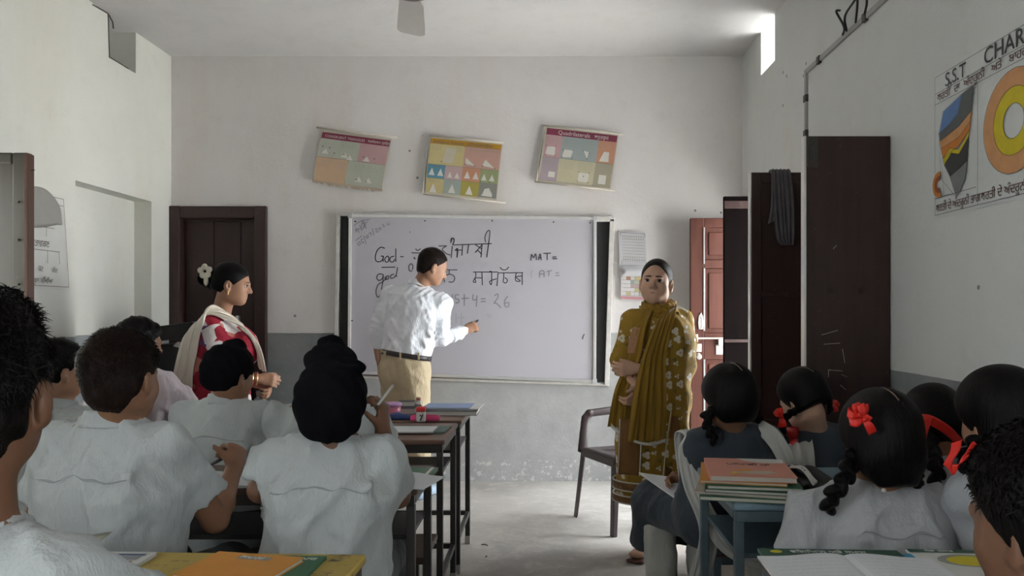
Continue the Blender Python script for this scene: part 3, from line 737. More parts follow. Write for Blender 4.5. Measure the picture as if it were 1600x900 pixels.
for u, v in ((.52,.42),(.65,.44),(.76,.43),(.93,.45),(.19,.42),(.10,.51),(.16,.51),(.75,.70),(.88,.70)): c2.shape('dot', [(u+.01*math.cos(t), v+.014*math.sin(t)) for t in np.linspace(0, 5.2, 6)], M_txt)
for q, q2 in ((c2.pt(-.02,-.02), c2.pt(1.02,-.02)), (c2.pt(-.02,1.01), c2.pt(1.13,1.02)), (c2.pt(-.02,0), c2.pt(-.03,1.0))): BM().tube([q-c2.TL, q2-c2.TL], .0065, 8).obj('rod', M_rod, c2.root, smooth=True)
# chart 3 (right)
c3_ = Chart('maroon-headed quadrilaterals chart with eight cells, rightmost above the board', (853,198), (966,211), (840,284), 5.78, pc['cream'], .03)
c3_.patch('header_band', .02, .02, .99, .14, pc['maroon'])
for (a, b2, k) in ((.02,.25,'pink'),(.25,.49,'sky'),(.49,.75,'sky'),(.75,.99,'orange')): c3_.patch('printed_cell', a, .14, b2, .55, pc[k])
for (a, b2, k) in ((.02,.25,'lilac'),(.25,.49,'ivory'),(.49,.75,'ivory'),(.75,.99,'stone')): c3_.patch('printed_cell', a, .55, b2, .97, pc[k])
c3_.words('Quadrilaterals', .18, .115, .042, M_wtx); c3_.words('ਚਤੁਰਭੁਜ', .68, .115, .036, M_wtx)
c3_.lines('printed_rule', [(.02,.55,.99,.55),(.25,.14,.25,.97),(.49,.14,.49,.97),(.75,.14,.75,.97),(.02,.02,.02,.97),(.99,.02,.99,.97),(.02,.97,.99,.97)], M_txt, .002)
for P_ in ([(.05,.50),(.06,.36),(.17,.35),(.18,.51)],[(.28,.52),(.30,.38),(.42,.38),(.40,.51)],[(.79,.52),(.84,.34),(.91,.34),(.92,.52)],[(.13,.90),(.13,.80),(.22,.80),(.22,.90)],[(.54,.92),(.54,.76),(.68,.76),(.68,.92)],[(.82,.92),(.82,.76),(.92,.76),(.92,.92)],[(.56,.36),(.64,.38),(.62,.50)]): c3_.shape('printed_quadrilateral', P_, pc['white'])
for u, v in ((.05,.35),(.17,.34),(.05,.51),(.18,.51),(.28,.38),(.42,.38),(.28,.52),(.42,.52),(.56,.36),(.64,.40),(.62,.50),(.54,.75),(.68,.75),(.54,.92),(.68,.92),(.61,.82)): c3_.shape('dot', [(u+.009*math.cos(t), v+.012*math.sin(t)) for t in np.linspace(0, 5.2, 6)], M_txt)
for q in ((.04,.18,.22,.28,4),(.28,.18,.46,.32,6),(.52,.18,.72,.32,6),(.78,.18,.95,.28,4),(.05,.58,.22,.66,4),(.27,.58,.46,.72,6),(.52,.58,.72,.70,5),(.78,.58,.95,.70,5)): c3_.para(*q, M_lt, .002)
for q, q2 in ((c3_.pt(-.06,-.02), c3_.pt(1.07,-.02)), (c3_.pt(-.04,1.01), c3_.pt(1.07,1.01)), (c3_.pt(-.015,0), c3_.pt(-.02,1.0))): BM().tube([q-c3_.TL, q2-c3_.TL], .0065, 8).obj('rod', M_rod, c3_.root, smooth=True)

# papers right of the board
ts = Chart('creased grey timetable sheet with a grid, taped right of the whiteboard', (966,361), (1008,363), (968,415), 5.79, paper('grey_sheet', (.52,.51,.53)), .015, name='timetable_sheet')
ts.lines('printed_grid', [(.15+.085*i,.12,.15+.085*i,.88) for i in range(10)]+[(.12,.14+.085*i,.95,.14+.085*i) for i in range(9)], M_lt, .003)
ts.lines('printed_border', [(.08,.04,.98,.05),(.98,.05,.98,.95),(.08,.04,.08,.95)], M_txt, .003)
strip('curled_lower_edge', paper('grey_sheet', (.6,.6,.6)), ts.root, [W(967,415,5.77), W(975,424,5.745), W(968,432,5.76)], [W(987,415,5.77)-W(967,415,5.77)]*3, .001, nu=6)
for o in ts.root.children:
    if o.name.startswith('curled'): o.location = (o.location[0]+.09, o.location[1], o.location[2])
cs = Chart('small white sheet with a coloured grid below the timetable right of the whiteboard', (970,425), (1012,427), (970,468), 5.79, paper('white_sheet', (.62,.60,.61)), .012, name='colour_chart')
r_ = random.Random(5)
for i in range(5):
    for j in range(5):
        k = r_.choice(['white','rose','teal','yellow','orange','white','pale','white'])
        if k != 'white': cs.patch('printed_cell', .20+.155*i, .14+.14*j, .35+.155*i, .275+.14*j, pc[k], n=1)
cs.patch('printed_band', 0, .87, 1, .98, paper('pink_band', (.5,.25,.27)), n=2)
cs.lines('printed_grid', [(.2+.155*i,.12,.2+.155*i,.84) for i in range(6)]+[(.05,.14+.14*i,.98,.14+.14*i) for i in range(6)], M_lt, .003)

# ---- charts on the side walls: local plane (Y,Z)
def side_root(name, x, y, z, label): return tag(empty(name, (x, y, z)), label, 'chart')
class Side:
    """flat sheet on the right (sgn -1) or left (sgn +1) wall; u along the wall away from the far edge, metres"""
    def __init__(s, root, sgn, ydir): s.r = root; s.g = sgn; s.d = ydir
    def P(s, u, v, lift): return V3(s.g*lift, s.d*u, -v)
    def poly(s, name, pts, m, lift):
        vs = [s.P(u, v, lift)+np.array(s.r.location) for u, v in pts]; return mesh_obj(name, vs, [tuple(range(len(vs)))], m, s.r, smooth=False)
    def lines(s, name, polys, m, w=.0028, lift=.004):
        b = BM()
        for pl in polys:
            for (a, c) in zip(pl[:-1], pl[1:]):
                a_, c_ = np.array(a, float), np.array(c, float); d = c_-a_; L = np.linalg.norm(d)+1e-9; n = np.array((-d[1], d[0]))/L*w/2; d = d/L*w*.4
                b.poly([s.P(*(a_-d+n), lift), s.P(*(c_+d+n), lift), s.P(*(c_+d-n), lift), s.P(*(a_-d-n), lift)])
        return b.obj(name, m, s.r)
ss = side_root('hand_drawn_chart', XR, 2.925, 2.178, 'hand-drawn SST chart of earth layers on the right wall')
S_ = Side(ss, -1, -1); HH = .545; WW = .86
n_ = NT('chart_paper_glossy'); f_ = n_.noise(5, 5, .6); c_ = n_.mix(f_, (.58,.60,.59), (.66,.68,.67)); n_.bump(f_, .4, .03); M_cp = n_.out(c_, .32, spec=.4)
g = [(u, v) for v in np.linspace(0, HH, 12) for u in np.linspace(0, WW, 20)]
vs = [np.array(ss.location)+S_.P(u, v, .004+.006*math.sin(u*14)*math.sin(v*9)*.3) for u, v in g]
mesh_obj('sheet', vs, np.array([(j*20+i, j*20+i+1, (j+1)*20+i+1, (j+1)*20+i) for j in range(11) for i in range(19)]), M_cp, ss)
M_mk = plain('brown_marker', (.13,.07,.065), .6, .1, 50, 0); M_bk = plain('black_marker', (.05,.05,.05), .6, .1, 50, 0)
L1 = .0085
S_.lines('drawn_border', [[(.012,.012),(WW-.01,.012),(WW-.01,HH-.012),(.012,HH-.012),(.012,.012)],[(.012,.075),(WW-.01,.075)],[(.012,.115),(WW-.01,.115)],[(.30,.115),(.30,HH-.012)],[(.012,.47),(.29,.47)]], M_bk, .0018, L1)
def rt(body, u, v, size, m, sx=1):   # lettering on the right wall, reading towards the camera
    return text('lettering', body, size, m, ss, S_.P(u, v, L1), (R90, 0, -R90), .0004, sx=sx)
rt('S.S.T', .085, .068, .072, M_bk, 1.0); rt('CHART', .335, .068, .078, M_bk, 1.05)
rt('ਧਰਤੀ  ਦਾ  ਅੰਦਰੂਨੀ   ਅਤੇ   ਬਾਹਰਲਾ  ਭਾਗ', .03, .107, .040, M_mk, 1.15)
rt('ਧਰਤੀ ਦੇ ਅੰਦਰੂਨੀ ਭਾਗ', .02, .522, .042, M_mk, .9); rt('ਧਰਤੀ ਦੇ ਅੰਦਰੂਨੀ ਭਾਗ', .32, .522, .042, M_mk, 1)
def pm(n, c): return plain('chart_'+n, c, .6, .2, 25, .1)
k_ = dict(blue=pm('blue',(.11,.20,.42)), slate=pm('slate',(.10,.11,.11)), ash=pm('ash',(.20,.21,.21)), peach=pm('peach',(.60,.30,.13)), orange=pm('orange',(.62,.22,.04)), yellow=pm('yellow',(.62,.50,.02)), black=pm('black',(.05,.05,.05)), brown=pm('brown',(.30,.09,.04)))
lay = [[(.07,.155),(.20,.125),(.17,.19),(.11,.215),(.04,.23)], [(.20,.125),(.275,.115),(.262,.20),(.18,.235),(.045,.26),(.04,.23),(.11,.215),(.17,.19)],
       [(.045,.26),(.18,.235),(.262,.20),(.255,.235),(.18,.275),(.055,.29)], [(.055,.29),(.18,.275),(.255,.235),(.25,.265),(.18,.305),(.07,.33)], [(.07,.33),(.12,.30),(.18,.318),(.25,.265),(.245,.285),(.18,.335),(.13,.32),(.08,.355)],
       [(.08,.355),(.13,.32),(.18,.335),(.245,.285),(.235,.37),(.19,.385),(.12,.405)], [(.12,.405),(.19,.385),(.235,.37),(.225,.43),(.165,.488)]]
for i, (pl, kk) in enumerate(zip(lay, ('blue','slate','peach','orange','yellow','black','ash'))): S_.poly('painted_layer', pl, k_[kk], .007+.0002*i)
S_.lines('drawn_outline', [p+[p[0]] for p in lay]+[[(.045,.26),(.055,.40),(.165,.488)],[(.06,.33),(.08,.47)],[(.27,.13),(.34-.05,.128)],[(.265,.15),(.29,.145)]], M_bk, .0014, L1+.0006)
def ringpts(cu, cv, r0, r1, a0=0, a1=2*math.pi, n=40):
    A = np.linspace(a0, a1, n); return [(cu+r1*math.cos(t), cv+r1*.96*math.sin(t)) for t in A]+[(cu+r0*math.cos(t), cv+r0*.96*math.sin(t)) for t in A[::-1]]
def ring(name, cu, cv, r0, r1, m, lift, a0=0, a1=2*math.pi):
    A = np.linspace(a0, a1, 48); b = BM()
    for s0, s1 in zip(A[:-1], A[1:]):
        b.poly([S_.P(cu+r0*math.cos(s0), cv+r0*math.sin(s0), lift), S_.P(cu+r1*math.cos(s0), cv+r1*math.sin(s0), lift), S_.P(cu+r1*math.cos(s1), cv+r1*math.sin(s1), lift), S_.P(cu+r0*math.cos(s1), cv+r0*math.sin(s1), lift)])
    b.obj(name, m, ss)
ring('painted_ring', .50, .295, .108, .165, k_['peach'], .0075); ring('painted_ring', .50, .295, .055, .108, k_['yellow'], .0076)
S_.lines('drawn_circle', [[(.50+r*math.cos(t), .295+r*math.sin(t)) for t in np.linspace(0, 6.283, 40)] for r in (.055,.108,.165)], M_bk, .0016, L1)
ring('painted_ring', .04, .42, .032, .048, k_['orange'], .0075, R90-.3, R90+math.pi+.3); ring('painted_ring', .04, .42, .014, .032, k_['brown'], .0076, R90-.3, R90+math.pi+.3)
# left wall paper, upper corner curled over
ps = side_root('hand_drawn_chart', XL, 4.50, 1.955, 'white hand-drawn diagram paper with a curled corner, on the left wall')
S2 = Side(ps, 1, -1); M_lp = paper('left_chart_paper', (.62,.62,.59), .06)
g = [(u, v) for v in np.linspace(0, .55, 10) for u in np.linspace(0, .6, 10)]
vs = [np.array(ps.location)+S2.P(u-.05*v/.55, v, .003+.008*max(0, .25-u)*3) for u, v in g]
mesh_obj('sheet', vs, np.array([(j*10+i, (j+1)*10+i, (j+1)*10+i+1, j*10+i+1) for j in range(9) for i in range(9)]), M_lp, ps)
S2.lines('drawn_border', [[(.02,.02),(-.03,.53),(.58,.53)],[(.02,.02),(.58,.02)],[(.02,.06),(.2,.06)]], M_mk, .003, .016)
S2.lines('drawn_tree', [[(.10,.20),(.25,.20)],[(.17,.20),(.17,.25)],[(.05,.33),(.32,.33)],[(.06,.33),(.05,.40)],[(.16,.33),(.16,.40)],[(.30,.33),(.30,.40)]], M_mk, .003, .014)
def lt(body, u, v, size): return text('lettering', body, size, M_txt, ps, S2.P(u, v, .014), (R90, 0, R90), .0004)
lt('ਵਾਤਾਵਰਣ', .31, .31, .05); lt('ਪੰਜਾਬ ਸਕੂਲ ਸਿੱਖਿਆ', .40, .515, .04); lt('ਜੀਵ', .12, .45, .035); lt('ਪੌਦੇ', .24, .45, .035)
px0 = XL+.015
strip('curled_corner', paper('grey_paper_back', (.30,.29,.27), .1), ps, [(XL+.05,4.12,1.845),(XL+.06,4.24,1.85),(XL+.07,4.34,1.825),(XL+.04,4.43,1.785)], [(.0,.01,.115),(.01,.0,.105),(.01,.0,.055),(0,.0,.006)], .001, nu=8)
b = BM(); b.tube([(XL+.003,4.79,3.195),(XL+.003,4.96,3.205),(XL+.004,5.01,3.17),(XL+.003,5.02,3.13)], .004, 5); b.tube([(XL+.003,4.96,3.2),(XL+.003,4.97,3.0),(XL+.003,4.975,2.93),(XL+.003,5.2,2.925)], .003, 5)
tag(b.obj('plaster_crack', plain('crack_dark', (.05,.04,.03), .9, .2, 40, 0)), kind='structure')
# ================================================================ people
def skin_mat(name, c):
    n = NT(name); f = n.noise(9, 5, .6); g = n.noise(70, 4, .6)
    col = n.mix(f, tuple(x*.86 for x in c), tuple(min(1, x*1.1) for x in c)); col = n.mix(n.math('MULTIPLY', n.ramp(g, (.55, 0), (.7, 1)), .15), col, (c[0]*.8, c[1]*.62, c[2]*.6))
    n.p.inputs['Subsurface Weight'].default_value = .06; n.p.inputs['Subsurface Radius'].default_value = (.012,.005,.003); n.p.inputs['Subsurface Scale'].default_value = .6
    n.bump(g, .12, .003); return n.out(col, .5, spec=.35)
SK = dict(dark=skin_mat('skin_dark_brown', (.17,.083,.048)), brown=skin_mat('skin_brown', (.25,.125,.07)), tan=skin_mat('skin_tan', (.37,.20,.125)), fair=skin_mat('skin_light_tan', (.56,.34,.24)))
def hair_mat(name, c, c2, rough=.42):
    n = NT(name); v = n.map(scale=(90, 90, 6)); f = n.noise(1.2, 5, .7, v, .3); g = n.noise(14, 4)
    col = n.mix(n.ramp(f, (.4, 0), (.7, 1)), c, c2); n.bump(f, .55, .006); return n.out(col, rough, spec=.10)
M_hair = hair_mat('black_hair', (.003,.0025,.0025), (.008,.0065,.006))
M_hairb = hair_mat('brown_black_hair', (.005,.0035,.003), (.024,.011,.007))
M_hairm = hair_mat('dark_hair_teacher', (.008,.005,.0045), (.022,.014,.012), .4)
M_part = skin_mat('scalp_parting', (.16,.11,.085))
M_eye = plain('eye_white', (.62,.58,.54), .25, .03, 40, 0); M_iris = plain('eye_dark_iris', (.02,.012,.01), .15, .1, 50, 0)
M_lip = plain('lips', (.32,.12,.10), .45, .1, 50, .1); M_brow = plain('eyebrow_hair', (.03,.02,.017), .8, .2, 80, .2)
def cloth_mat(name, c, seam=None, bscale=1.0, var=.07, rough=.8, sheen=.12, spec=.2):
    n = NT(name); tc = n.tc(); big = n.noise(5, 5, .6); w = n.noise(9, 5, .55, n.map(scale=(1.2,1.2,.55), rot=(.3,.4,.2)), .25); fine = n.noise(220, 3, .6)
    col = n.mix(big, tuple(x*(1-var) for x in c), tuple(min(1, x*(1+var)) for x in c))
    w2 = n.noise(24, 4, .55, n.map(scale=(1.5,1.5,.5), rot=(-.4,.3,.7)), .3); h = n.math('ADD', n.math('MULTIPLY', w, 1.0*bscale), n.math('ADD', n.math('MULTIPLY', w2, .16*bscale), n.math('MULTIPLY', fine, .03)))
    if seam is not None:
        sp = n.n('ShaderNodeSeparateXYZ'); n.l(tc, sp.inputs[0])
        d = n.math('ABSOLUTE', n.math('SUBTRACT', sp.outputs[2], seam)); s_ = n.math('LESS_THAN', d, .0022)
        h = n.math('SUBTRACT', h, n.math('MULTIPLY', s_, .25))
    n.bump(h, .6, .04); n.p.inputs['Sheen Weight'].default_value = sheen
    return n.out(col, rough, spec=spec)
M_seam = plain('shirt_seam', (.30,.32,.32), .9, .1, 60, 0)
M_shirt = cloth_mat('white_school_shirt_cloth', (.42,.45,.45), seam=-.115)
M_shirtg = cloth_mat('grey_white_school_shirt_cloth', (.37,.38,.395), seam=-.125)
M_shirtp = cloth_mat('pinkish_white_shirt_cloth', (.46,.40,.42))
M_shirtw = cloth_mat('teacher_white_shirt_cloth', (.78,.80,.85), bscale=.8)
M_khaki = cloth_mat('khaki_trouser_cloth', (.47,.38,.25), bscale=.7)
M_dkt = cloth_mat('dark_grey_trouser_cloth', (.045,.05,.055), bscale=.7)
M_navy = cloth_mat('navy_tunic_cloth', (.038,.048,.062), bscale=.6, var=.12)
M_greyt = cloth_mat('grey_tunic_cloth', (.10,.11,.135), bscale=.7)
M_white = cloth_mat('white_stole_cloth', (.52,.52,.49), bscale=.6)
M_cream = cloth_mat('cream_dupatta_cloth', (.84,.77,.67), bscale=.5)
M_patka = cloth_mat('black_turban_cloth', (.0050,.0050,.0065), bscale=.8, var=.3, rough=.95, sheen=0, spec=.06)
M_belt = plain('dark_leather', (.03,.025,.025), .4, .2, 50)
M_shoe = plain('black_shoe', (.02,.02,.022), .35, .2, 30)
M_rib = plain('red_ribbon', (.70,.02,.012), .4, .12, 30, .3, spec=.5)
M_gold = plain('gold_jewellery', (.70,.45,.18), .3, .1, 50, 0, metal=.9)
M_lace = plain('white_lace', (.62,.60,.54), .8, .2, 60, .3)

def frame(yaw, pitch=0, roll=0):
    y, p, q = [math.radians(a) for a in (yaw, pitch, roll)]
    f = V3(math.sin(y)*math.cos(p), math.cos(y)*math.cos(p), math.sin(p)); r = V3(math.cos(y), -math.sin(y), 0); u = np.cross(r, f)
    return np.array([r*math.cos(q)+u*math.sin(q), f, u*math.cos(q)-r*math.sin(q)])   # rows right, forward, up
def at(c, fr, x, y, z, s=1): return c+s*(x*fr[0]+y*fr[1]+z*fr[2])
def add_head(S, c, fr, s=1.0, ears=True, fem=False, detail=True):
    e = lambda p, r, k=.02, sub=False: S.ell(at(c, fr, *p, s), np.array(r)*s, fr, k*s, sub)
    t = lambda a, b, ra, rb, k=.01, sub=False: S.tube(at(c, fr, *a, s), at(c, fr, *b, s), ra*s, rb*s, fr[0], k*s, sub)
    e((0,-.012,.040), (.074,.094,.086)); e((0,.030,.0), (.064,.062,.085)); e((0,.030,-.050), (.055,.052,.048), .03)
    e((0,.062,-.078), (.030,.026,.024), .03)
    for q in (-1, 1):
        e((q*.036,.052,-.022), (.026,.026,.028), .02); e((q*.048,.0,-.045), (.018,.035,.03), .03)
        if detail: e((q*.030,.094,.010), (.015,.011,.010), .012, True)
        if ears:
            e((q*.080,-.005,-.006), (.010,.019,.032), .008); e((q*.073,-.0,-.030), (.007,.010,.012), .006)
            if detail: e((q*.084,.003,-.002), (.005,.010,.018), .004, True)
    t((-.030,.082,.024), (.030,.082,.024), .011, .011, .014); t((0,.088,.014), (0,.106,-.018), .0085, .012, .012)
    for q in (-1, 1): t((q*.012,.096,-.022), (q*.009,.092,-.020), .008, .008, .008)
    t((-.018,.082,-.046), (.018,.082,-.046), .0075, .0075, .010); t((-.014,.080,-.056), (.014,.080,-.056), .0085, .0085, .010)
def add_face(p, c, fr, s=1.0, look=(0,1,0), mouth=True, brows=True, es=1.0):
    for q in (-1, 1):
        ec = at(c, fr, q*.030, .0800, .010, s)
        Solid(.0016, .001).ell(ec, np.array((.0128*es,.008,.0066*es))*s, fr).obj('eye', M_eye, p)
        Solid(.0014, .001).ell(at(c, fr, q*.030+look[0], .0868, .0103, s), np.array((.0062*es,.0032,.0062*es))*s, fr).obj('iris', M_iris, p)
        S = Solid(.0018, .002)
        S.chain([at(c, fr, q*.030+a, .0905-abs(a)*.25, .0165-12*a*a, s) for a in (-.015,-.008,0,.008,.015)], [.0012*s*es,.0024*s*es,.0028*s*es,.0024*s*es,.0014*s*es]).obj('eyelid', M_brow, p)
        if brows:
            S = Solid(.0018, .002)
            S.chain([at(c, fr, q*(.012+a), .0955-a*.35, .0315+.03*a-2.2*a*a, s) for a in (0,.010,.020,.034)], [.0026*s*es,.0034*s*es,.0030*s*es,.0014*s*es]).obj('eyebrow', M_brow, p)
    if mouth:
        S = Solid(.0018, .003)
        S.chain([at(c, fr, a, .0895-8*a*a, -.0525+22*a*a, s) for a in (-.022,-.011,0,.011,.022)], [.0015*s,.0042*s,.0046*s,.0042*s,.0015*s]).obj('lips', M_lip, p)
def hair_short(p, c, fr, s=1.0, m=None, thick=.012, h=.005, nape=-.070, strands=0, quiff=.0, length=.02, line=.015, mess=.004):
    S = Solid(h, .02)
    S.ell(at(c, fr, 0,-.014,.042, s), np.array((.074+thick*.7,.094+thick,.086+thick))*s, fr)
    S.ell(at(c, fr, 0,-.040,-.028, s), np.array((.060+thick*.15,.054+thick*.3,.066))*s, fr, .03)
    if quiff: S.ell(at(c, fr, 0,.045,.105, s), np.array((.055,.045,.022+quiff))*s, fr, .03)
    n1 = nrm(fr[1]*.80-fr[2]*.60); S.cut(at(c, fr, 0, line, 0, s), n1, None, .006)
    S.cut(at(c, fr, 0,-.03, nape, s), nrm(-fr[2]-fr[1]*.25), None, .006)
    def fz(v, X, Y, Z):
        return v + mess*(np.sin(61*X+47*Z+2*np.sin(37*Y))*np.sin(53*Y-41*Z)+.6*np.sin(117*X+90*Y)*np.sin(101*Z+60*X))
    for q in (-1, 1): S.ell(at(c, fr, q*.088,.004,-.014, s), np.array((.030,.024,.036))*s, fr, .006, True)
    if mess: S.field(fz)
    o = S.obj('hair', m or M_hair, p, at(c, fr, 0,0,0))
    if strands: hair_strands(p, o, c, fr, s, strands, length, m or M_hair)
    return o
def hair_strands(p, o, c, fr, s, count, length, m, name='hair_strands', down=.25, seed=3):
    me = o.data; r = np.random.RandomState(seed); nv = len(me.vertices)
    co = np.empty(nv*3, np.float32); me.vertices.foreach_get('co', co); co = co.reshape(-1, 3)+world_loc(o).astype(np.float32)
    cc = at(c, fr, 0,-.014,.03, s)
    hz = (co-cc)@fr[2]; fw = (co-cc)@fr[1]; rt = np.abs((co-cc)@fr[0]); ok = np.where(~((hz < .0) & (fw > -.03*s) & (rt > .04*s)))[0]
    idx = ok[r.randint(0, len(ok), count)]; P = co[idx]; lo_ = np.clip(1+hz[idx]/(.09*s), .25, 1)[:, None]; N = P-cc; N /= np.linalg.norm(N, axis=1)[:, None]
    tang = r.normal(size=(count, 3))*.9*lo_ - fr[2]*(down*3+1.2*(1-lo_)) - fr[1]*.3; tang -= N*(tang*N).sum(1)[:, None]; tang /= np.linalg.norm(tang, axis=1)[:, None]
    L = length*r.uniform(.5, 1.4, count)[:, None]*s*lo_; lift = r.uniform(.15, .75, count)[:, None]
    w = np.cross(N, tang)*.0012; mid = P+tang*L*.5+N*L*lift*.45; tip = P+tang*L+N*L*lift*.6-fr[2]*L*.15
    V = np.stack([P-w, P+w, mid+w*.8, mid-w*.8, tip], 1).reshape(-1, 3); k = np.arange(count)*5
    F = np.concatenate([np.stack([k, k+1, k+2, k+3], 1), np.stack([k+3, k+2, k+4, k+4], 1)])
    F = [tuple(f[:3]) if f[2] == f[3] else tuple(f) for f in F.tolist()]
    h = mesh_obj(name, V, F, m, p); h['kind'] = 'stuff'; return h

def add_hand(S, w, d, n, t, curl=(25,30,20), s=1.0, spread=.12, thumb=(.7,.6,.25), tcurl=.6, k=.004, each=None):
    """w wrist, d hand direction, n the way the palm faces, t the thumb side"""
    d = nrm(d); t = nrm(np.asarray(t)-d*np.dot(t, d)); n = nrm(np.asarray(n)-d*np.dot(n, d)-t*np.dot(n, t))
    S.tube(w-d*.01, w+d*.035*s, (.024*s,.017*s), (.034*s,.015*s), t, .015); S.tube(w+d*.03*s, w+d*.078*s, (.036*s,.015*s), (.038*s,.0125*s), t, .01)
    offs = (.029, .010, -.010, -.028); ln = (.95, 1.05, .98, .78)
    for i in range(4):
        c = curl if each is None else each[i]
        b = w+d*(.080-.004*abs(i-1.2))*s+t*offs[i]*s; a = 0; q = b; dd = nrm(d+t*spread*(1.5-i)*.55)
        for j, L in enumerate((.042, .026, .021)):
            a += math.radians(c[j]); v = dd*math.cos(a)+n*math.sin(a); e = q+v*L*ln[i]*s
            S.tube(q, e, (.0092-.0007*j)*s, (.0086-.0008*j)*s, t, k if j else .008); q = e
    b = w+d*.022*s+t*.026*s; v = nrm(t*thumb[0]+d*thumb[1]+n*thumb[2]); e = b+v*.040*s
    S.tube(b, e, .0135*s, .0105*s, n, .012); v2 = nrm(v+n*tcurl+d*.4); e2 = e+v2*.030*s; S.tube(e, e2, .0105*s, .0088*s, n, k); return e2

def folds(S, amp, seed, c, fr=None, scale=1.0):
    """soft creases: low ridges running down and across the cloth"""
    r = random.Random(seed); W_ = []
    for i in range(5):
        W_.append((r.uniform(14, 30)*scale, r.uniform(-12, 12)*scale, r.uniform(4, 13)*scale*r.choice((-1, 1)), r.uniform(0, 6), r.uniform(8, 15)*scale, r.uniform(0, 6)))
    def fn(v, X, Y, Z):
        o = 0
        x, y, z = X-c[0], Y-c[1], Z-c[2]
        for a, b, d, ph, e, p2 in W_:
            q = np.sin(a*x+b*y+d*z+ph+1.3*np.sin(e*z+p2+.5*a*y)); o = o+(1-np.abs(q))**2-.3
        return v - amp*.45*o
    S.field(fn)
def crease(S, pts, r=.012, d=.5, k=.02):
    S.chain(pts, [r*.6]+[r]*(len(pts)-2)+[r*.4] if len(pts) > 2 else [r, r*.5], k=k)

def torso(S, P, N, ax, s=1.0, grow=.0, w=(.150,.128,.152), dpt=(.105,.092,.108), lo=0, top=True):
    """P pelvis centre, N neck base; ax = left-to-right shoulder axis"""
    P = np.array(P, float); N = np.array(N, float); D = N-P; g = grow
    a = P+D*lo; wst = P+D*.38; ch = P+D*.68; up = P+D*.845
    S.tube(a, wst, (w[0]*s+g, dpt[0]*s+g), (w[1]*s+g, dpt[1]*s+g), ax, .04); S.tube(wst, ch, (w[1]*s+g, dpt[1]*s+g), (w[2]*s+g, dpt[2]*s+g), ax, .04)
    S.tube(ch, up, (w[2]*s+g, dpt[2]*s+g), (.112*s+g*.6, .060*s+g*.6), ax, .04)
def limb_arm(S, sh, el, wr, s=1.0, g=0, k=.03, rs=(.046,.037,.036,.024)):
    S.tube(sh, el, rs[0]*s+g, rs[1]*s+g, k=k); S.tube(el, el+(wr-el)*.3, rs[1]*s+g, rs[2]*s*1.03+g, k=.015); S.tube(el+(wr-el)*.3, wr, rs[2]*s*1.03+g, rs[3]*s+g, k=.015)
def legs(S, J, s=1.0, g=0, rs=(.078,.055,.050,.034), k=.04):
    for q in 'LR':
        S.tube(J['hip'+q], J['kn'+q], rs[0]*s+g, rs[1]*s+g, k=k); m = J['kn'+q]+(J['an'+q]-J['kn'+q])*.3
        S.tube(J['kn'+q], m, rs[1]*s+g, rs[2]*s*1.05+g, k=.02); S.tube(m, J['an'+q], rs[2]*s*1.05+g, rs[3]*s+g, k=.02)
def feet(S, J, fd, s=1.0):
    for q in 'LR':
        a = J['an'+q]; S.tube(a+V3(0,0,-.02)-fd*.02, V3(a[0], a[1], .035)-fd*.03, .034*s, .036*s, k=.02); S.tube(V3(a[0], a[1], .035)-fd*.03, V3(a[0], a[1], .028)+fd*.15*s, (.036*s,.030), (.042*s,.022), np.cross(fd, (0,0,1)), .02)
def shoes(p, J, fd, m, s=1.0, name='shoe'):
    for q in 'LR':
        a = J['an'+q]; b = V3(a[0], a[1], .045)
        S = Solid(.007, .02); ax = np.cross(fd, (0,0,1)); S.tube(b-fd*.05, b+fd*.16*s+V3(0,0,-.008), (.043,.043), (.046,.032), ax); S.tube(b-fd*.02, b-fd*.02+V3(0,0,.045), .045, .043); S.cut((0,0,.004), (0,0,-1)); S.obj(name, m, p)
def collar(p, N, fr, m, r=.062, hgt=.020, tilt=.35, lean=0, s=1.0):
    """folded shirt collar standing around the neck; N neck base, fr body frame"""
    pts, wid = [], []
    for a in np.linspace(-160, 160, 21):
        t = math.radians(a); d = -fr[1]*math.cos(t)+fr[0]*math.sin(t); drop = .012*(1-math.cos(t))*1.1
        pts.append(N+d*r*s*(1.0+.05*math.cos(t))-fr[2]*drop+fr[2]*.012); wid.append((fr[2]-d*tilt)*hgt*s)
    return strip('collar', m, p, pts, wid, .005, n=2, nu=4)
def belt(p, P, D, ax, ru, rv, m, hgt=.016, name='belt', th=.006):
    D = nrm(D); u = nrm(np.asarray(ax)-D*np.dot(ax, D)); w = np.cross(D, u); pts = []
    for a in np.linspace(0, 2*math.pi, 25): pts.append(P+u*ru*math.cos(a)+w*rv*math.sin(a))
    return strip(name, m, p, pts, [D*hgt]*25, th, n=2, nu=2)

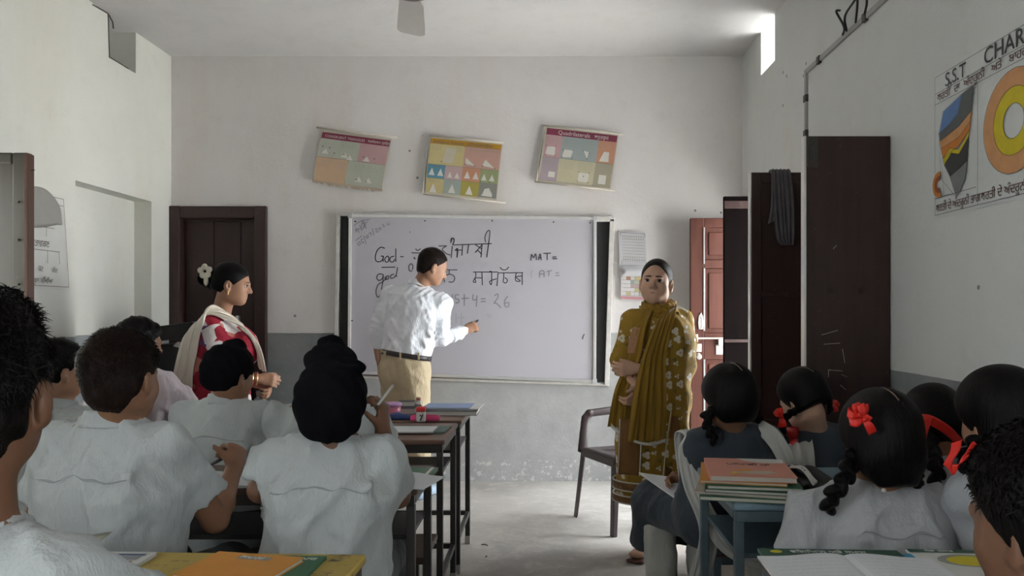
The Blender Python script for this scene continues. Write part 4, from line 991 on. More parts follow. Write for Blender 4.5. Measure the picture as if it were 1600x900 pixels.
def person(label, loc, group): return tag(empty('person', loc), label, 'person', group)
def seated_joints(X, Y, seat, yaw=0, s=1.0, knee=.40, feet_f=.0, spread=.10):
    fr = frame(yaw); b = V3(X, Y, seat)
    J = {'fr': fr, 'pel': b+V3(0,0,.095*s)}
    for q, g in (('L', -1), ('R', 1)):
        J['hip'+q] = b+fr[0]*g*.085*s+V3(0,0,.085*s)+fr[1]*.02; J['kn'+q] = b+fr[0]*g*spread*s+fr[1]*knee*s+V3(0,0,.055*s); J['an'+q] = V3(*(b+fr[0]*g*spread*s+fr[1]*(knee-.04+feet_f)*s)[:2], .085)
    return J
GB = 'pupils on the left benches'; GG = 'girls on the right benches'
def boy(label, pel, crown_c, fr_h, neck, yaw_b, seat=.43, s=1.0, skin='brown', shirt=None, sw=.165, arms=None, hair='short', h=.0075, hs=.93, trouser=M_dkt, seed=1, hands=None, hk={}, slv=.62, fold=.017, group=GB, face=False, headh=None, origin_z=None, collar_r=.060, shirt_s=1.0):
    """arms: {'L':(elbow, wrist), 'R':(...)}; crown_c = head centre (ear level)"""
    J = seated_joints(pel[0], pel[1], seat, yaw_b, s); fr = J['fr']; p = person(label, (pel[0], pel[1], 0), group)
    N = np.array(neck, float); P = J['pel']; D = N-P
    shc = N-nrm(D)*.045*s
    sh = {'L': shc-fr[0]*sw*s-nrm(D)*.018*s, 'R': shc+fr[0]*sw*s-nrm(D)*.018*s}
    sk = SK[skin]
    S = Solid(h, .03)
    torso(S, P, N, fr[0], s*.95)
    S.tube(N-nrm(D)*.02, crown_c-fr_h[2]*.05*hs-fr_h[1]*.015, .050*s, .047*hs, k=.03)
    add_head(S, crown_c, fr_h, hs)
    for q in 'LR':
        S.tube(shc, sh[q], .055*s, .046*s, k=.03); el, wr = arms[q]; limb_arm(S, sh[q], np.array(el), np.array(wr), s*.92)
        hd = (hands or {}).get(q)
        if hd is None: hd = dict(d=nrm(np.array(wr)-np.array(el))+V3(0,0,-.1), n=V3(0,0,-1), t=-fr[0] if q == 'R' else fr[0])
        add_hand(S, np.array(wr), hd['d'], hd['n'], hd['t'], hd.get('curl', (30,35,25)), .88*s, each=hd.get('each'))
    legs(S, J, s*.9); feet(S, J, fr[1], s)
    S.obj('body', sk, p)
    # shirt
    S = Solid(.009, .03); g = .022*shirt_s
    torso(S, P-nrm(D)*.06, N, fr[0], s, g, w=(.150,.150,.165), dpt=(.11,.105,.112))
    S.tube(N-nrm(D)*.075, N-nrm(D)*.0, (.088*s,.064*s), (.058*s,.056*s), fr[0], .03, flat=True)
    for q in 'LR':
        el = np.array(arms[q][0]); dr = el-sh[q]; e = sh[q]+dr*slv; S.tube(shc, sh[q], .050*s, .052*s, k=.05)
        S.tube(sh[q], e, .056*s, .065*s, k=.04, flat=True)
    folds(S, fold, seed, N)
    for q in 'LR':
        el = np.array(arms[q][0]); dr = el-sh[q]; e = sh[q]+dr*slv; S.tube(e-nrm(dr)*.03, e+nrm(dr)*.05, .040*s, .054*s, k=.004, sub=True)
    for q, g_ in (('L', -1), ('R', 1)):      # drag creases from the armpit to the small of the back, and round the sleeve
        u_ = nrm(D); bk = -fr[1]; a0 = sh[q]-u_*.10+bk*(.085+g)
        for k_ in range(3): crease(S, [a0-fr[0]*g_*.02+u_*(.05-.05*k_), a0-fr[0]*g_*(.06+.01*k_)-u_*(.02+.055*k_)+bk*.012, N-D*(.40+.15*k_)-fr[0]*g_*(-.04)+bk*(.095+g)], .012, k=.03)
    sO = S.obj('shirt', shirt or M_shirt, p, N)
    bk = -fr[1]; ys = [N-nrm(D)*.105+fr[0]*t*s-nrm(D)*.02*abs(t)/.15+bk*.16 for t in (-.15,-.1,-.05,0,.05,.1,.15)]
    strip('yoke_seam', M_seam, p, ys, [nrm(D)*.0022]*7, .0015, n=5, nu=1, over=[sO], gap=.0018, snap=True)
    collar(p, N, fr, shirt or M_shirt, collar_r/.95)
    S = Solid(.011, .03); torso(S, P-V3(0,0,.0), P+D*.6, fr[0], s, .012, dpt=(.115,.1,.1)); S.cut(P+nrm(D)*.0, D)
    legs(S, J, s, .014, k=.05); S.obj('trousers', trouser, p)
    belt(p, P+nrm(D)*.0, D, fr[0], .172*s, .128*s, M_belt)
    shoes(p, J, fr[1], M_shoe, s)
    return p, J, sh

def deskarm(sh, fr, s=1.0, q='R', out=.06, fwd=.12, down=.23, wf=.34, wz=.775, win=.05):
    g = 1 if q == 'R' else -1
    el = sh+fr[0]*g*out+fr[1]*fwd-V3(0,0,down); wr = sh+fr[1]*wf-fr[0]*g*win; wr = V3(wr[0], wr[1], wz)
    if el[2] < wz-.02: el = V3(el[0], el[1], wz-.02)
    return (el, wr)
# ---- P4 large boy in the centre-left, writing
def mkarms(N, P, yaw, sw, s, **kw):
    fr = frame(yaw); D = nrm(np.array(N)-np.array(P)); shc = np.array(N)-D*.035*s
    out = {}
    for q, g in (('L', -1), ('R', 1)):
        out[q] = deskarm(shc+fr[0]*g*sw*s, fr, s, q, **kw.get(q, {}))
    return out
def turban(p, c, fr, s, parts, ridge=None):
    S = Solid(.005, .03)
    for (pos, r, k) in parts: S.ell(at(c, fr, *pos, s), np.array(r)*s, fr, k)
    def wr(v, X, Y, Z):
        x, y, z = X-c[0], Y-c[1], Z-c[2]; a = np.arctan2(x, z+.12)
        return v+.0022*np.sin(170*(x*.35+z*.5+y*.55)+2.5*a)
    S.field(wr); return S.obj('turban', M_patka, p, c)

# boy 1: large boy, brown-tinted hair, writing with a pen
N = W(174, 657, 1.97); c = W(192, 596, 1.955); hf = frame(10, -6, 3)
ar = {'L': (W(62,815,1.98), W(130,800,2.22)), 'R': (W(336,812,2.12), W(366,732,2.28))}
pB1, J, sh = boy('boy with brown-tinted hair writing with a black pen, seen from behind', (W(165,800,1.97)[0], 2.0), c, hf, N, 6, .43, 1.02, 'brown', M_shirt, .140, ar, seed=3, hs=.94,
    hands={'R': dict(d=V3(-.1,.5,.55), n=V3(-.75,.45,-.3), t=V3(-.55,-.2,.8), curl=(62,60,35)), 'L': None} , slv=.70, fold=.017)
o = hair_short(pB1, c, hf, .96, M_hairb, .014, nape=-.085, strands=7000, length=.014, mess=.003, line=.012)
# boy 2: big black turban
N = W(520, 680, 2.14)+V3(0,0,.0); c = W(520, 628, 2.12); hf = frame(-3, -10, 0)
ar = {'L': (W(408,765,2.12), W(470,770,2.35)), 'R': (W(622,775,2.26), W(598,674,2.20))}
pB2, J, sh = boy('boy in a large black knotted turban resting his hand at his cheek', (W(505,820,2.12)[0], 2.14), c, hf, N, -2, .43, 1.02, 'dark', M_shirt, .150, ar, seed=8, hs=.95,
    hands={'R': dict(d=V3(.02,-.0,1), n=V3(-1,-.2,0), t=V3(-.2,-.9,.2), curl=(50,55,35)), 'L': None}, slv=.72, fold=.018)
turban(pB2, c, hf, 1.0, [((0,-.02,.028),(.093,.108,.088),.02),((0,-.045,-.02),(.088,.085,.082),.04),((0,-.03,-.06),(.075,.07,.05),.03),((-.008,-.01,.110),(.072,.066,.052),.006),((.020,-.045,.092),(.078,.060,.026),.004)])
# boy 3: small black patka, left middle row
N = W(352, 625, 2.93); c = W(358, 590, 2.92); hf = frame(28, -8, 0)
P = (W(348, 700, 2.86)[0], 2.86)
ar = mkarms(N, V3(*P, .52), 3, .16, 1, R=dict(), L=dict())
pB3, J, sh = boy('boy in a small black patka in front of the woman in the cream scarf', P, c, hf, N, 3, .43, .98, 'brown', M_shirt, .155, ar, seed=12, hs=.93, slv=.7, fold=.009)
turban(pB3, c, hf, .93, [((0,-.012,.052),(.092,.108,.088),.03),((0,-.045,.0),(.080,.075,.062),.03),((.0,.01,.128),(.044,.044,.034),.012)])
# boy 4: behind the big turban, top knot showing
N = W(508, 628, 2.85); c = W(513, 590, 2.84); hf = frame(0, -18, 0)
P = (W(500, 700, 2.83)[0], 2.83); ar = mkarms(N, V3(*P, .52), 0, .16, 1)
pB4, J, sh = boy('boy in a black topknot patka half hidden behind the large turban', P, c, hf, N, 0, .43, 1.0, 'brown', M_shirt, .172, ar, seed=15, hs=.93, slv=.7)
turban(pB4, c, hf, .93, [((0,-.012,.052),(.084,.100,.088),.03),((0,-.045,.0),(.070,.065,.062),.03),((.0,.0,.135),(.055,.055,.038),.014)])
# boy 5: small boy at the far left
N = W(98, 632, 2.95); c = W(92, 582, 2.93); hf = frame(38, -4, 0)
P = (W(85, 700, 2.93)[0], 2.93); ar = mkarms(N, V3(*P, .52), 20, .14, .9)
pB5, J, sh = boy('small boy at the far left looking right, seen past the nearest head', P, c, hf, N, 20, .43, .90, 'tan', M_shirt, .14, ar, seed=18, hs=.88, slv=.7)
hair_short(pB5, c, hf, .90, M_hair, .020, nape=-.045, strands=1500, length=.016, mess=.003)
# boy 6: pinkish shirt, by the left wall
N = W(208, 575, 3.75); c = W(219, 540, 3.75); hf = frame(35, -8, 0)
P = (W(195, 680, 3.7)[0], 3.7); ar = mkarms(N, V3(*P, .55), 15, .18, 1.1)
pB6, J, sh = boy('broad boy in a pinkish white shirt leaning at the left wall desk', P, c, hf, N, 15, .43, 1.12, 'dark', M_shirtp, .165, ar, seed=20, hs=.98, slv=.75)
hair_short(pB6, c, hf, 1.0, M_hair, .016, nape=-.06, strands=1200, length=.012)
# boy 7: nearest, lower left corner of the photo
N = W(-38, 825, 1.06); c = W(-44, 625, 1.04); hf = frame(-20, -3, 0)
P = (-.80, 1.02); ar = {'L': (V3(-1.08,1.15,.80), V3(-1.0,1.38,.79)), 'R': (V3(-.56,1.12,.79), V3(-.72,1.36,.79))}
pB7, J, sh = boy('nearest boy at the left edge, dark curly hair, seen from behind', P, c, hf, N, 8, .43, 1.06, 'dark', M_shirt, .132, ar, seed=25, hs=1.08, slv=.75, h=.006)
o = hair_short(pB7, c, hf, 1.07, M_hair, .012, nape=-.075, strands=9000, length=.017, mess=.005, line=.005, quiff=.015)
b = BM()
for (x0, y0, x1, y1, x2, y2) in ((45,500,52,478,66,482),(48,508,62,492,68,500),(40,495,44,470,56,474),(50,515,66,505,70,520)):
    b.tube(smooth_path([W(x0-14,y0+14,1.04), W(x0,y0,1.04), W(x1,y1,1.04), W(x2,y2,1.03)], 4)-np.array(pB7.location), .0008, 4)
b.obj('stray_hair', M_hair, pB7)

# ---------------------------------------------------------------- girls
def braid(p, pts, r=.02, m=None, name='braid', h=.004):
    q = smooth_path(pts, 8); L = np.concatenate([[0], np.cumsum(np.linalg.norm(np.diff(q, axis=0), axis=1))]); S = Solid(h, .004); n = max(3, int(L[-1]/(r*.72)))
    for i in range(n):
        t = L[-1]*(i+.5)/n; a = np.array([np.interp(t, L, q[:, k]) for k in range(3)]); b_ = np.array([np.interp(min(t+.01, L[-1]), L, q[:, k]) for k in range(3)])-np.array([np.interp(max(t-.01, 0), L, q[:, k]) for k in range(3)])
        T = nrm(b_); sd = nrm(np.cross(T, (0,1,0.1))); w = np.cross(T, sd); g = 1 if i % 2 else -1; rr = r*(1-.25*i/n)
        ax = nrm(T+sd*g*.75); S.ell(a+sd*g*rr*.28, (rr*.62, rr*1.12, rr*.72), [np.cross(ax, w), ax, w], .004)
    return S.obj(name, m or M_hair, p)
def girl_hair(p, c, fr, s, parting=True, low=-.055, thick=.013, m=None, line=.02, nape=0):
    S = Solid(.005, .02)
    if nape: S.ell(at(c, fr, 0,-.040,-.050-nape*.3, s), np.array((.060,.050,.055+nape))*s, fr, .03)
    S.ell(at(c, fr, 0,-.014,.040, s), np.array((.076+thick*.7,.096+thick,.088+thick*.7))*s, fr)
    S.ell(at(c, fr, 0,-.045,-.02, s), np.array((.068+thick*.4,.060+thick*.6,.062))*s, fr, .03)
    for q in (-1, 1): S.ell(at(c, fr, q*.050,-.04,-.035, s), np.array((.030,.035,.038))*s, fr, .02)
    if parting:
        for a, b2 in zip(range(0, 8), range(1, 9)):
            def pp(k):
                t = math.radians(20+k*17); return at(c, fr, 0, -.014+math.cos(t)*(.097+thick)*1.0, .040+math.sin(t)*(.089+thick*.7), s)
            S.tube(pp(a), pp(b2), .0045, .0045, sub=True, k=.004)
    S.cut(at(c, fr, 0, line, 0, s), nrm(fr[1]*.80-fr[2]*.60), None, .006); S.cut(at(c, fr, 0,-.03, low, s), nrm(-fr[2]-fr[1]*.2), None, .01)
    o = S.obj('hair', m or M_hair, p, at(c, fr, 0,0,0))
    if parting:
        pts = []
        for k in range(10):
            t = math.radians(28+k*13); pts.append(at(c, fr, 0, -.014+math.cos(t)*(.096+thick)*.975, .040+math.sin(t)*(.088+thick*.7)*.975, s)-np.array(p.location))
        BM().tube(pts, .0022, 6).obj('hair_parting', M_part, p)
    return o
def bow(p, c, size=.03, dirs=((1,0,.4),(-1,0,.4),(.4,0,-1),(-.5,0,-.9)), wid=.008, look=(0,-1,0)):
    look = nrm(look); B = []
    for i, d in enumerate(dirs):
        d = nrm(d); sd = np.cross(look, d); c = np.array(c, float)
        if i < 2: pts = [c, c+d*size*.6+look*size*.25+sd*size*.12, c+d*size+look*size*.05, c+d*size*.6-look*size*.15-sd*size*.12, c]
        else: pts = [c, c+d*size*.5+look*size*.2, c+d*size*1.1]
        strip('ribbon_loop' if i < 2 else 'ribbon_end', M_rib, p, pts, [(sd+look*.2)*wid*(.5 if k == 0 or (i < 2 and k == len(pts)-1) else 1) for k in range(len(pts))], .0015, n=5, nu=3)
    Solid(.003, .004).ell(c+look*.004, (.007,.007,.007)).obj('ribbon_knot', M_rib, p)
def girl(label, pel, c, hf, N, yaw, s, skin, mats, sw, arms, seed, seat=.43, hs=.93, hands=None, long=True, vest=False, grow=.02, fold=.010, slv=.9, knee=.38):
    J = seated_joints(pel[0], pel[1], seat, yaw, s, knee); fr = J['fr']; p = person(label, (pel[0], pel[1], 0), GG)
    N = np.array(N, float); P = J['pel']; D = N-P; shc = N-nrm(D)*.045*s; sh = {'L': shc-fr[0]*sw*s-nrm(D)*.018*s, 'R': shc+fr[0]*sw*s-nrm(D)*.018*s}
    S = Solid(.0075, .03); torso(S, P, N, fr[0], s*.92); S.tube(N-nrm(D)*.02, c-hf[2]*.05*hs-hf[1]*.02, .046*s, .043*hs, k=.03); add_head(S, c, hf, hs)
    for q in 'LR':
        S.tube(shc, sh[q], .05*s, .042*s, k=.03); el, wr = arms[q]; limb_arm(S, sh[q], np.array(el), np.array(wr), s*.85)
        hd = (hands or {}).get(q) or dict(d=nrm(np.array(wr)-np.array(el))+V3(0,0,-.1), n=V3(0,0,-1), t=-fr[0] if q == 'R' else fr[0])
        add_hand(S, np.array(wr), hd['d'], hd['n'], hd['t'], hd.get('curl', (35,40,25)), .82*s)
    legs(S, J, s*.85); feet(S, J, fr[1], s*.9); S.obj('body', SK[skin], p)
    S = Solid(.009, .03); torso(S, P, N, fr[0], s, grow, w=(.165,.140,.152), dpt=(.12,.100,.105)); S.tube(N-nrm(D)*.075, N+nrm(D)*.0, (.086*s,.062*s), (.052*s,.050*s), fr[0], .03, flat=True)
    for q in 'LR':
        el = np.array(arms[q][0]); wr = np.array(arms[q][1]); S.tube(shc, sh[q], .048*s, .050*s, k=.05)
        if slv <= 1: S.tube(sh[q], sh[q]+(el-sh[q])*slv, .055*s, .060*s, k=.04, flat=True)
        else: S.tube(sh[q], el, .055*s, .050*s, k=.04); S.tube(el, el+(wr-el)*(slv-1), .050*s, .042*s, k=.03, flat=True)
    if long:
        for q in 'LR': S.tube(J['hip'+q], J['kn'+q]+fr[1]*.03, .095*s, .095*s, k=.05); S.tube(J['kn'+q]+fr[1]*.03, J['kn'+q]+fr[1]*.05-V3(0,0,.16), .085*s, .10*s, k=.05)
        S.cut(V3(0,0,seat-.13), (0,0,-1))
    folds(S, fold, seed, N)
    tO = S.obj('tunic' if long else 'shirt', mats[0], p, N)
    if not long:
        ys = [N-nrm(D)*.075+fr[0]*t*s-fr[1]*.16 for t in (-.15,-.1,-.05,0,.05,.1,.15)]
        strip('yoke_seam', M_seam, p, ys, [nrm(D)*.0020]*7, .0015, n=5, nu=1, over=[tO], gap=.0018, snap=True)
    S = Solid(.011, .03)
    for q in 'LR':
        S.tube(J['hip'+q], J['kn'+q], .085*s, .075*s, k=.04); S.tube(J['kn'+q], J['an'+q]+V3(0,0,.02), .080*s, .062*s, k=.03)
    folds(S, .012, seed+1, N); S.cut((0,0,.06), (0,0,-1)); S.obj('salwar', mats[1], p)
    shoes(p, J, fr[1], M_shoe, s*.9); return p, J, sh, fr
# girl 1: navy tunic, white sash, writing on her lap, turned to the left
N = W(1148, 668, 2.78); c = W(1138, 628, 2.74); hf = frame(-22, -14, 0); yaw = -18
P = (W(1135, 800, 2.84)[0], 2.84)
ar = {'L': (W(1078,775,2.86), W(1075,748,3.02)), 'R': (W(1225,770,2.92), W(1150,790,3.12))}
pG1, J, sh, fr = girl('girl in a navy tunic with a white sash writing on a pad on her lap', P, c, hf, N, yaw, .97, 'brown', (M_navy, M_white), .155, ar, 31, hs=.93,
    hands={'L': dict(d=V3(-.85,.1,.05), n=V3(0,.3,-1), t=V3(.1,-.5,.6), curl=(50,50,30)), 'R': None}, slv=1.35, fold=.008)
girl_hair(pG1, c, hf, .98, thick=.022, low=-.085, nape=.02)
braid(pG1, [at(c,hf,-.070,-.02,-.03,.93), W(1104,650,2.70), W(1108,672,2.68), W(1118,692,2.67)], .022)
braid(pG1, [at(c,hf,.070,-.02,-.03,.93), W(1186,655,2.80), W(1188,690,2.86)], .022)
# G1 white sash pinned over both shoulders, hanging behind in a V
a_, b_ = sh['L']+V3(0,0,.045), sh['R']+V3(0,0,.045)
bk = -fr[1]
strip('sash', M_white, pG1, [W(1092,905,2.66), W(1108,830,2.64), W(1083,760,2.70), W(1074,705,2.72), a_+V3(-.01,-.01,.0), a_+fr[1]*.10+V3(0,0,-.02), a_+fr[1]*.13+V3(.03,0,-.20)],
      [V3(.04,0,.01), V3(.032,0,.006), V3(.034,0,.0), V3(.034,.0,0), V3(.034,.0,.006), V3(.034,0,0), V3(.03,0,0)], .004, nu=14, ripple=.004, freq=3, over=[pG1.children[1]])
strip('sash', M_white, pG1, [W(1244,775,2.72), W(1236,740,2.72), W(1222,705,2.72), W(1205,680,2.735), W(1188,668,2.77), W(1180,664,2.82)],
      [V3(.028,0,.006), V3(.028,0,.006), V3(.028,0,.010), V3(.026,0,.016), V3(.022,0,.018), V3(.02,0,.018)], .004, nu=14, ripple=.002, freq=2)
strip('sash', M_white, pG1, [W(1104,800,2.63), W(1125,838,2.60), W(1155,862,2.60), W(1195,872,2.61), W(1225,850,2.64), W(1246,800,2.68)], [V3(-.012,0,-.034), V3(-.016,0,-.030), V3(-.008,0,-.034), V3(.004,0,-.034), V3(.016,0,-.028), V3(.03,0,-.006)], .004, nu=12, ripple=.004, freq=2)
# girl 2
N = W(1278, 672, 2.98); c = W(1256, 628, 2.93); hf = frame(-30, -22, 8); yaw = -8
P = (W(1283, 800, 3.0)[0], 3.02)
ar = {'L': (W(1222,760,3.02), W(1240,760,3.30)), 'R': (W(1345,760,3.05), W(1300,760,3.32))}
pG2, J, sh, fr = girl('girl in a dark blue tunic bending her head, ribbons at both ears', P, c, hf, N, yaw, .95, 'fair', (M_navy, M_white), .15, ar, 35, hs=.93, slv=1.3, fold=.007)
girl_hair(pG2, c, hf, .98, thick=.012, low=-.035)
braid(pG2, [at(c,hf,-.066,-.02,-.02,.93), W(1226,655,2.88), W(1224,690,2.88)], .016); braid(pG2, [at(c,hf,.07,-.03,.03,.93), W(1294,625,2.93), W(1296,645,2.98)], .014)
bow(pG2, W(1221,652,2.85), .035, ((-.7,0,.7),(-.2,0,1),(-.1,0,-1),(.25,0,-1)), .010); bow(pG2, W(1303,634,2.96), .022, ((1,0,.3),(.3,0,1),(.5,0,-1)), .008)
a_, b_ = sh['L']+V3(0,0,.05), sh['R']+V3(0,0,.045)
strip('sash', M_white, pG2, [W(1256,800,2.84), W(1253,750,2.84), W(1249,715,2.85), W(1247,698,2.88), W(1247,690,2.93), W(1245,688,3.0)], [V3(.045,0,0), V3(.050,0,0), V3(.055,0,.006), V3(.055,0,.012), V3(.05,0,.012), V3(.04,0,.01)], .004, nu=20, ripple=.004, freq=3)
# girl 3: large, light grey shirt, red bow
N = W(1378, 762, 1.98); c = W(1374, 697, 1.955); hf = frame(-8, -14, 0); yaw = 2
P = (W(1370, 860, 1.98)[0], 1.99); ar = {'L': (W(1243,885,1.97), V3(.74,2.06,.60)), 'R': (W(1492,885,1.99), V3(.93,2.08,.60))}
pG3, J, sh, fr = girl('girl in a light grey shirt with a red bow and long braids, back to us', P, c, hf, N, yaw, 1.02, 'brown', (M_shirtg, M_shirtg), .175, ar, 41, hs=.97, slv=.8, long=False, fold=.015, grow=.022)
collar(pG3, N, fr, M_shirtg, .058)
girl_hair(pG3, c, hf, 1.06, thick=.018, low=-.105, nape=.03)
braid(pG3, [at(c,hf,-.075,-.015,-.02), W(1328,725,1.90), W(1318,752,1.87), W(1300,775,1.87), W(1292,800,1.90)], .026); braid(pG3, [at(c,hf,.075,-.015,-.02), W(1430,725,1.92), W(1436,750,1.92), W(1431,775,1.95)], .015)
bow(pG3, W(1350,655,1.825), .036, ((-.9,0,-.1),(.0,0,1),(.5,0,-.8),(-.3,-.2,.9)), .010); bow(pG3, W(1342,648,1.825), .028, ((-.9,0,.2),(-.3,0,1),(.9,0,-.5)), .010)
Solid(.003,.003).ell(W(1381,766,1.875), (.0075,.004,.006)).obj('collar_button', M_lace, pG3)
# girl 4: beyond, hair shining, ribbon across
N = W(1468, 728, 2.20); c = W(1458, 672, 2.24); hf = frame(0, -26, 0); yaw = 0
P = (1.06, 2.02); ar = mkarms(N, V3(*P, .50), yaw, .15, .95, L=dict(fwd=.08,wf=.2), R=dict(fwd=.08,wf=.2))
pG4, J, sh, fr = girl('girl with glossy hair and a wide red ribbon tied between long braids', P, c, hf, N, yaw, .86, 'brown', (M_shirtg, M_shirtg), .13, ar, 45, hs=.92, slv=.8, long=False, fold=.008)
girl_hair(pG4, c, hf, .96, thick=.018, low=-.06, parting=False)
braid(pG4, [W(1440,672,2.16), W(1452,695,2.12), W(1461,725,2.06), W(1463,755,2.04), W(1457,788,2.04)], .027)
strip('ribbon', M_rib, pG4, [W(1434,652,2.11), W(1450,655,2.09), W(1468,664,2.09), W(1486,677,2.09), W(1499,692,2.10)], [V3(0,0,.010), V3(.004,0,.012), V3(.005,0,.012), V3(.004,0,.013), V3(.01,0,.008)], .0015, nu=4)
strip('ribbon', M_rib, pG4, [W(1449,654,2.085), W(1446,664,2.080), W(1442,676,2.075), W(1440,687,2.075)], [V3(.014,0,.004), V3(.014,0,.003), V3(.014,0,.003), V3(.013,0,.003)], .0015, nu=4)
# girl 5: right, hanging ribbon loop
N = W(1572, 735, 1.90); c = W(1562, 662, 1.92); hf = frame(-14, -12, 0); yaw = -14
P = (1.28, 1.93); ar = {'L': (W(1512,815,1.94), W(1500,790,2.16)), 'R': (V3(1.38,2.0,.78), V3(1.3,2.2,.79))}
pG5, J, sh, fr = girl('girl at the right with smooth black hair and a looped red ribbon', P, c, hf, N, yaw, .95, 'tan', (M_shirtg, M_shirtg), .135, ar, 49, hs=.97, slv=.85, long=False, fold=.010)
girl_hair(pG5, c, hf, 1.05, thick=.018, low=-.075, parting=False, line=.03)
braid(pG5, [W(1530,690,1.74), W(1515,708,1.72), W(1498,728,1.72)], .026)
strip('ribbon', M_rib, pG5, [W(1495,690,1.70), W(1492,705,1.69), W(1482,722,1.68), W(1482,733,1.68), W(1496,732,1.68), W(1508,715,1.68), W(1514,700,1.68), W(1534,699,1.69)],
      [V3(.012,0,.004), V3(.011,0,.002), V3(.011,0,.004), V3(.006,0,-.010), V3(-.005,0,-.011), V3(-.011,0,-.007), V3(-.006,0,-.012), V3(0,0,-.013)], .0015, nu=4)
# girl 6: nearest right, dark curls, only part of the face in frame
N = W(1660, 950, .88); c = W(1646, 832, .86); hf = frame(-22, -8, 0); yaw = -10
P = (W(1660, 950, .84)[0], .82); ar = mkarms(N, V3(*P, .52), yaw, .14, .9)
pG6, J, sh, fr = girl('child at the lower right corner with wispy dark hair and brown cheek', P, c, hf, N, yaw, .9, 'dark', (M_shirtg, M_shirtg), .14, ar, 53, hs=.88, slv=.8, long=False)
o = girl_hair(pG6, c, hf, .93, thick=.016, low=-.02, parting=False, line=.012); hair_strands(pG6, o, c, hf, .9, 5000, .014, M_hair)

# ---------------------------------------------------------------- the man at the whiteboard
YM = 5.32
p = person('man in a white shirt and khaki trousers writing on the whiteboard', (W(635,600,YM)[0], YM, 0), 'teachers'); pM = p
hd = W(675, 419, YM-.02); hf = frame(66, -24, 0); yb = 28; fb = frame(yb)
N = W(652, 447, YM); P_ = W(632, 572, YM-.02)
shR = W(690, 474, YM-.04); shL = W(611, 462, YM+.07)
elR = W(690, 530, YM-.02); wrR = W(727, 516, 5.56); elL = W(588, 517, YM+.02); wrL = W(592, 560, YM+.0)
J = dict(hipL=P_-fb[0]*.085+V3(0,0,-.03), hipR=P_+fb[0]*.085+V3(0,0,-.03)); J['knL'] = V3(*W(622,668,YM)[:1], YM+.02, .46); J['knR'] = V3(W(652,668,YM)[0], YM-.04, .46); J['anL'] = V3(W(630,760,YM)[0], YM+.05, .09); J['anR'] = V3(W(662,760,YM)[0], YM-.06, .09)
S = Solid(.006, .03); torso(S, P_, N, fb[0], 1.03); S.tube(N-V3(0,0,.03), hd-hf[2]*.05-hf[1]*.02, .058, .052, k=.03); add_head(S, hd, hf, 1.02)
for a, b2, c2_ in ((shR, elR, wrR), (shL, elL, wrL)): S.tube(N-V3(0,0,.05), a, .06, .05, k=.03); limb_arm(S, a, b2, c2_, 1.0)
tip = add_hand(S, wrR, V3(.75,.25,.35), V3(-.1,.95,-.1), V3(-.3,.3,.9), (55,62,40), .98, thumb=(.3,.9,.5), tcurl=.2)
add_hand(S, wrL, V3(.1,-.05,-1), V3(1,.2,0), V3(0,1,0), (35,35,20), .98)
legs(S, J, 1.0); feet(S, J, fb[1]); S.obj('body', SK['tan'], p)
S = Solid(.007, .03); g = .02
torso(S, P_+(N-P_)*.14, N, fb[0], 1.05, g, w=(.158,.160,.175), dpt=(.118,.118,.120)); S.tube(N-V3(0,0,.07), N+V3(.006,0,.006), (.088,.068), (.064,.062), fb[0], .03, flat=True)
for a, b2, c2_, e in ((shR, elR, wrR, .98), (shL, elL, wrL, .72)):
    S.tube(N-V3(0,0,.06), a, .062, .066, k=.05); S.tube(a, b2, .068, .056, k=.04); S.tube(b2, b2+(c2_-b2)*e, .054, .038, k=.02, flat=True)
# bunched creases at the elbows, armpit and waist
for t in (.15,.3,.45,.6,.78): q = elR+(wrR-elR)*t; S.ell(q, (.012,.056-.016*t,.060-.014*t), [nrm(wrR-elR), nrm(np.cross(wrR-elR,(0,0,1))), nrm(np.cross(wrR-elR, np.cross(wrR-elR,(0,0,1))))], .016)
for t in (.5,.65,.8,.93): q = shR+(elR-shR)*t; S.ell(q, (.012,.062,.066), [nrm(elR-shR), V3(1,0,0), V3(0,1,0)], .016)
for t in (.35,.5,.65,.8,.95): q = shL+(elL-shL)*t; S.ell(q, (.012,.060,.064), [nrm(elL-shL), V3(1,0,0), V3(0,1,0)], .016)
for (x0,y0,x1,y1) in ((640,490,668,545),(652,480,672,525),(660,470,676,505),(612,500,650,556),(604,520,630,556),(668,500,680,520)):
    a, b2 = W(x0,y0,YM-.115), W(x1,y1,YM-.145); m_ = (a+b2)/2+V3(0,-.008,0); S.tube(a, m_, .006, .011, k=.03); S.tube(m_, b2, .011, .006, k=.03)
folds(S, .010, 77, N, scale=1.1); S.cut(P_+(N-P_)*.150, -(N-P_), None, .01)
S.obj('shirt', M_shirtw, p, N)
fc = frame(yb, -12); collar(p, N+V3(.006,0,.006), fc, M_shirtw, .068, .020, .3)
S = Solid(.008, .03); torso(S, P_-V3(0,0,.02), P_+V3(0,0,.2), fb[0], 1.04, .014, w=(.158,.145,.145), dpt=(.125,.112,.11)); S.cut(P_+(N-P_)*.155, (N-P_)); legs(S, J, 1.08, .018, rs=(.088,.066,.060,.050), k=.04)
S.ell(P_+fb[1]*-.06+V3(.04,0,-.04), (.085,.08,.10), None, .04); S.ell(P_+fb[1]*-.06+V3(-.06,0,-.04), (.08,.08,.10), None, .04)
folds(S, .008, 21, P_); S.cut((0,0,.075), (0,0,-1)); S.obj('trousers', M_khaki, p)
bc = P_+(N-P_)*.14; belt(p, bc, N-P_, fb[0], .186, .150, M_belt, .017)
b = BM()
for a in (-150,-110,-70,-30): t = math.radians(a); q = bc+fb[0]*.190*math.cos(t)+fb[1]*.154*math.sin(t)-np.array(p.location); b.box(q[0]-.006, q[1]-.006, q[2]-.024, q[0]+.006, q[1]+.006, q[2]+.024)
b.obj('belt_loop', M_khaki, p)
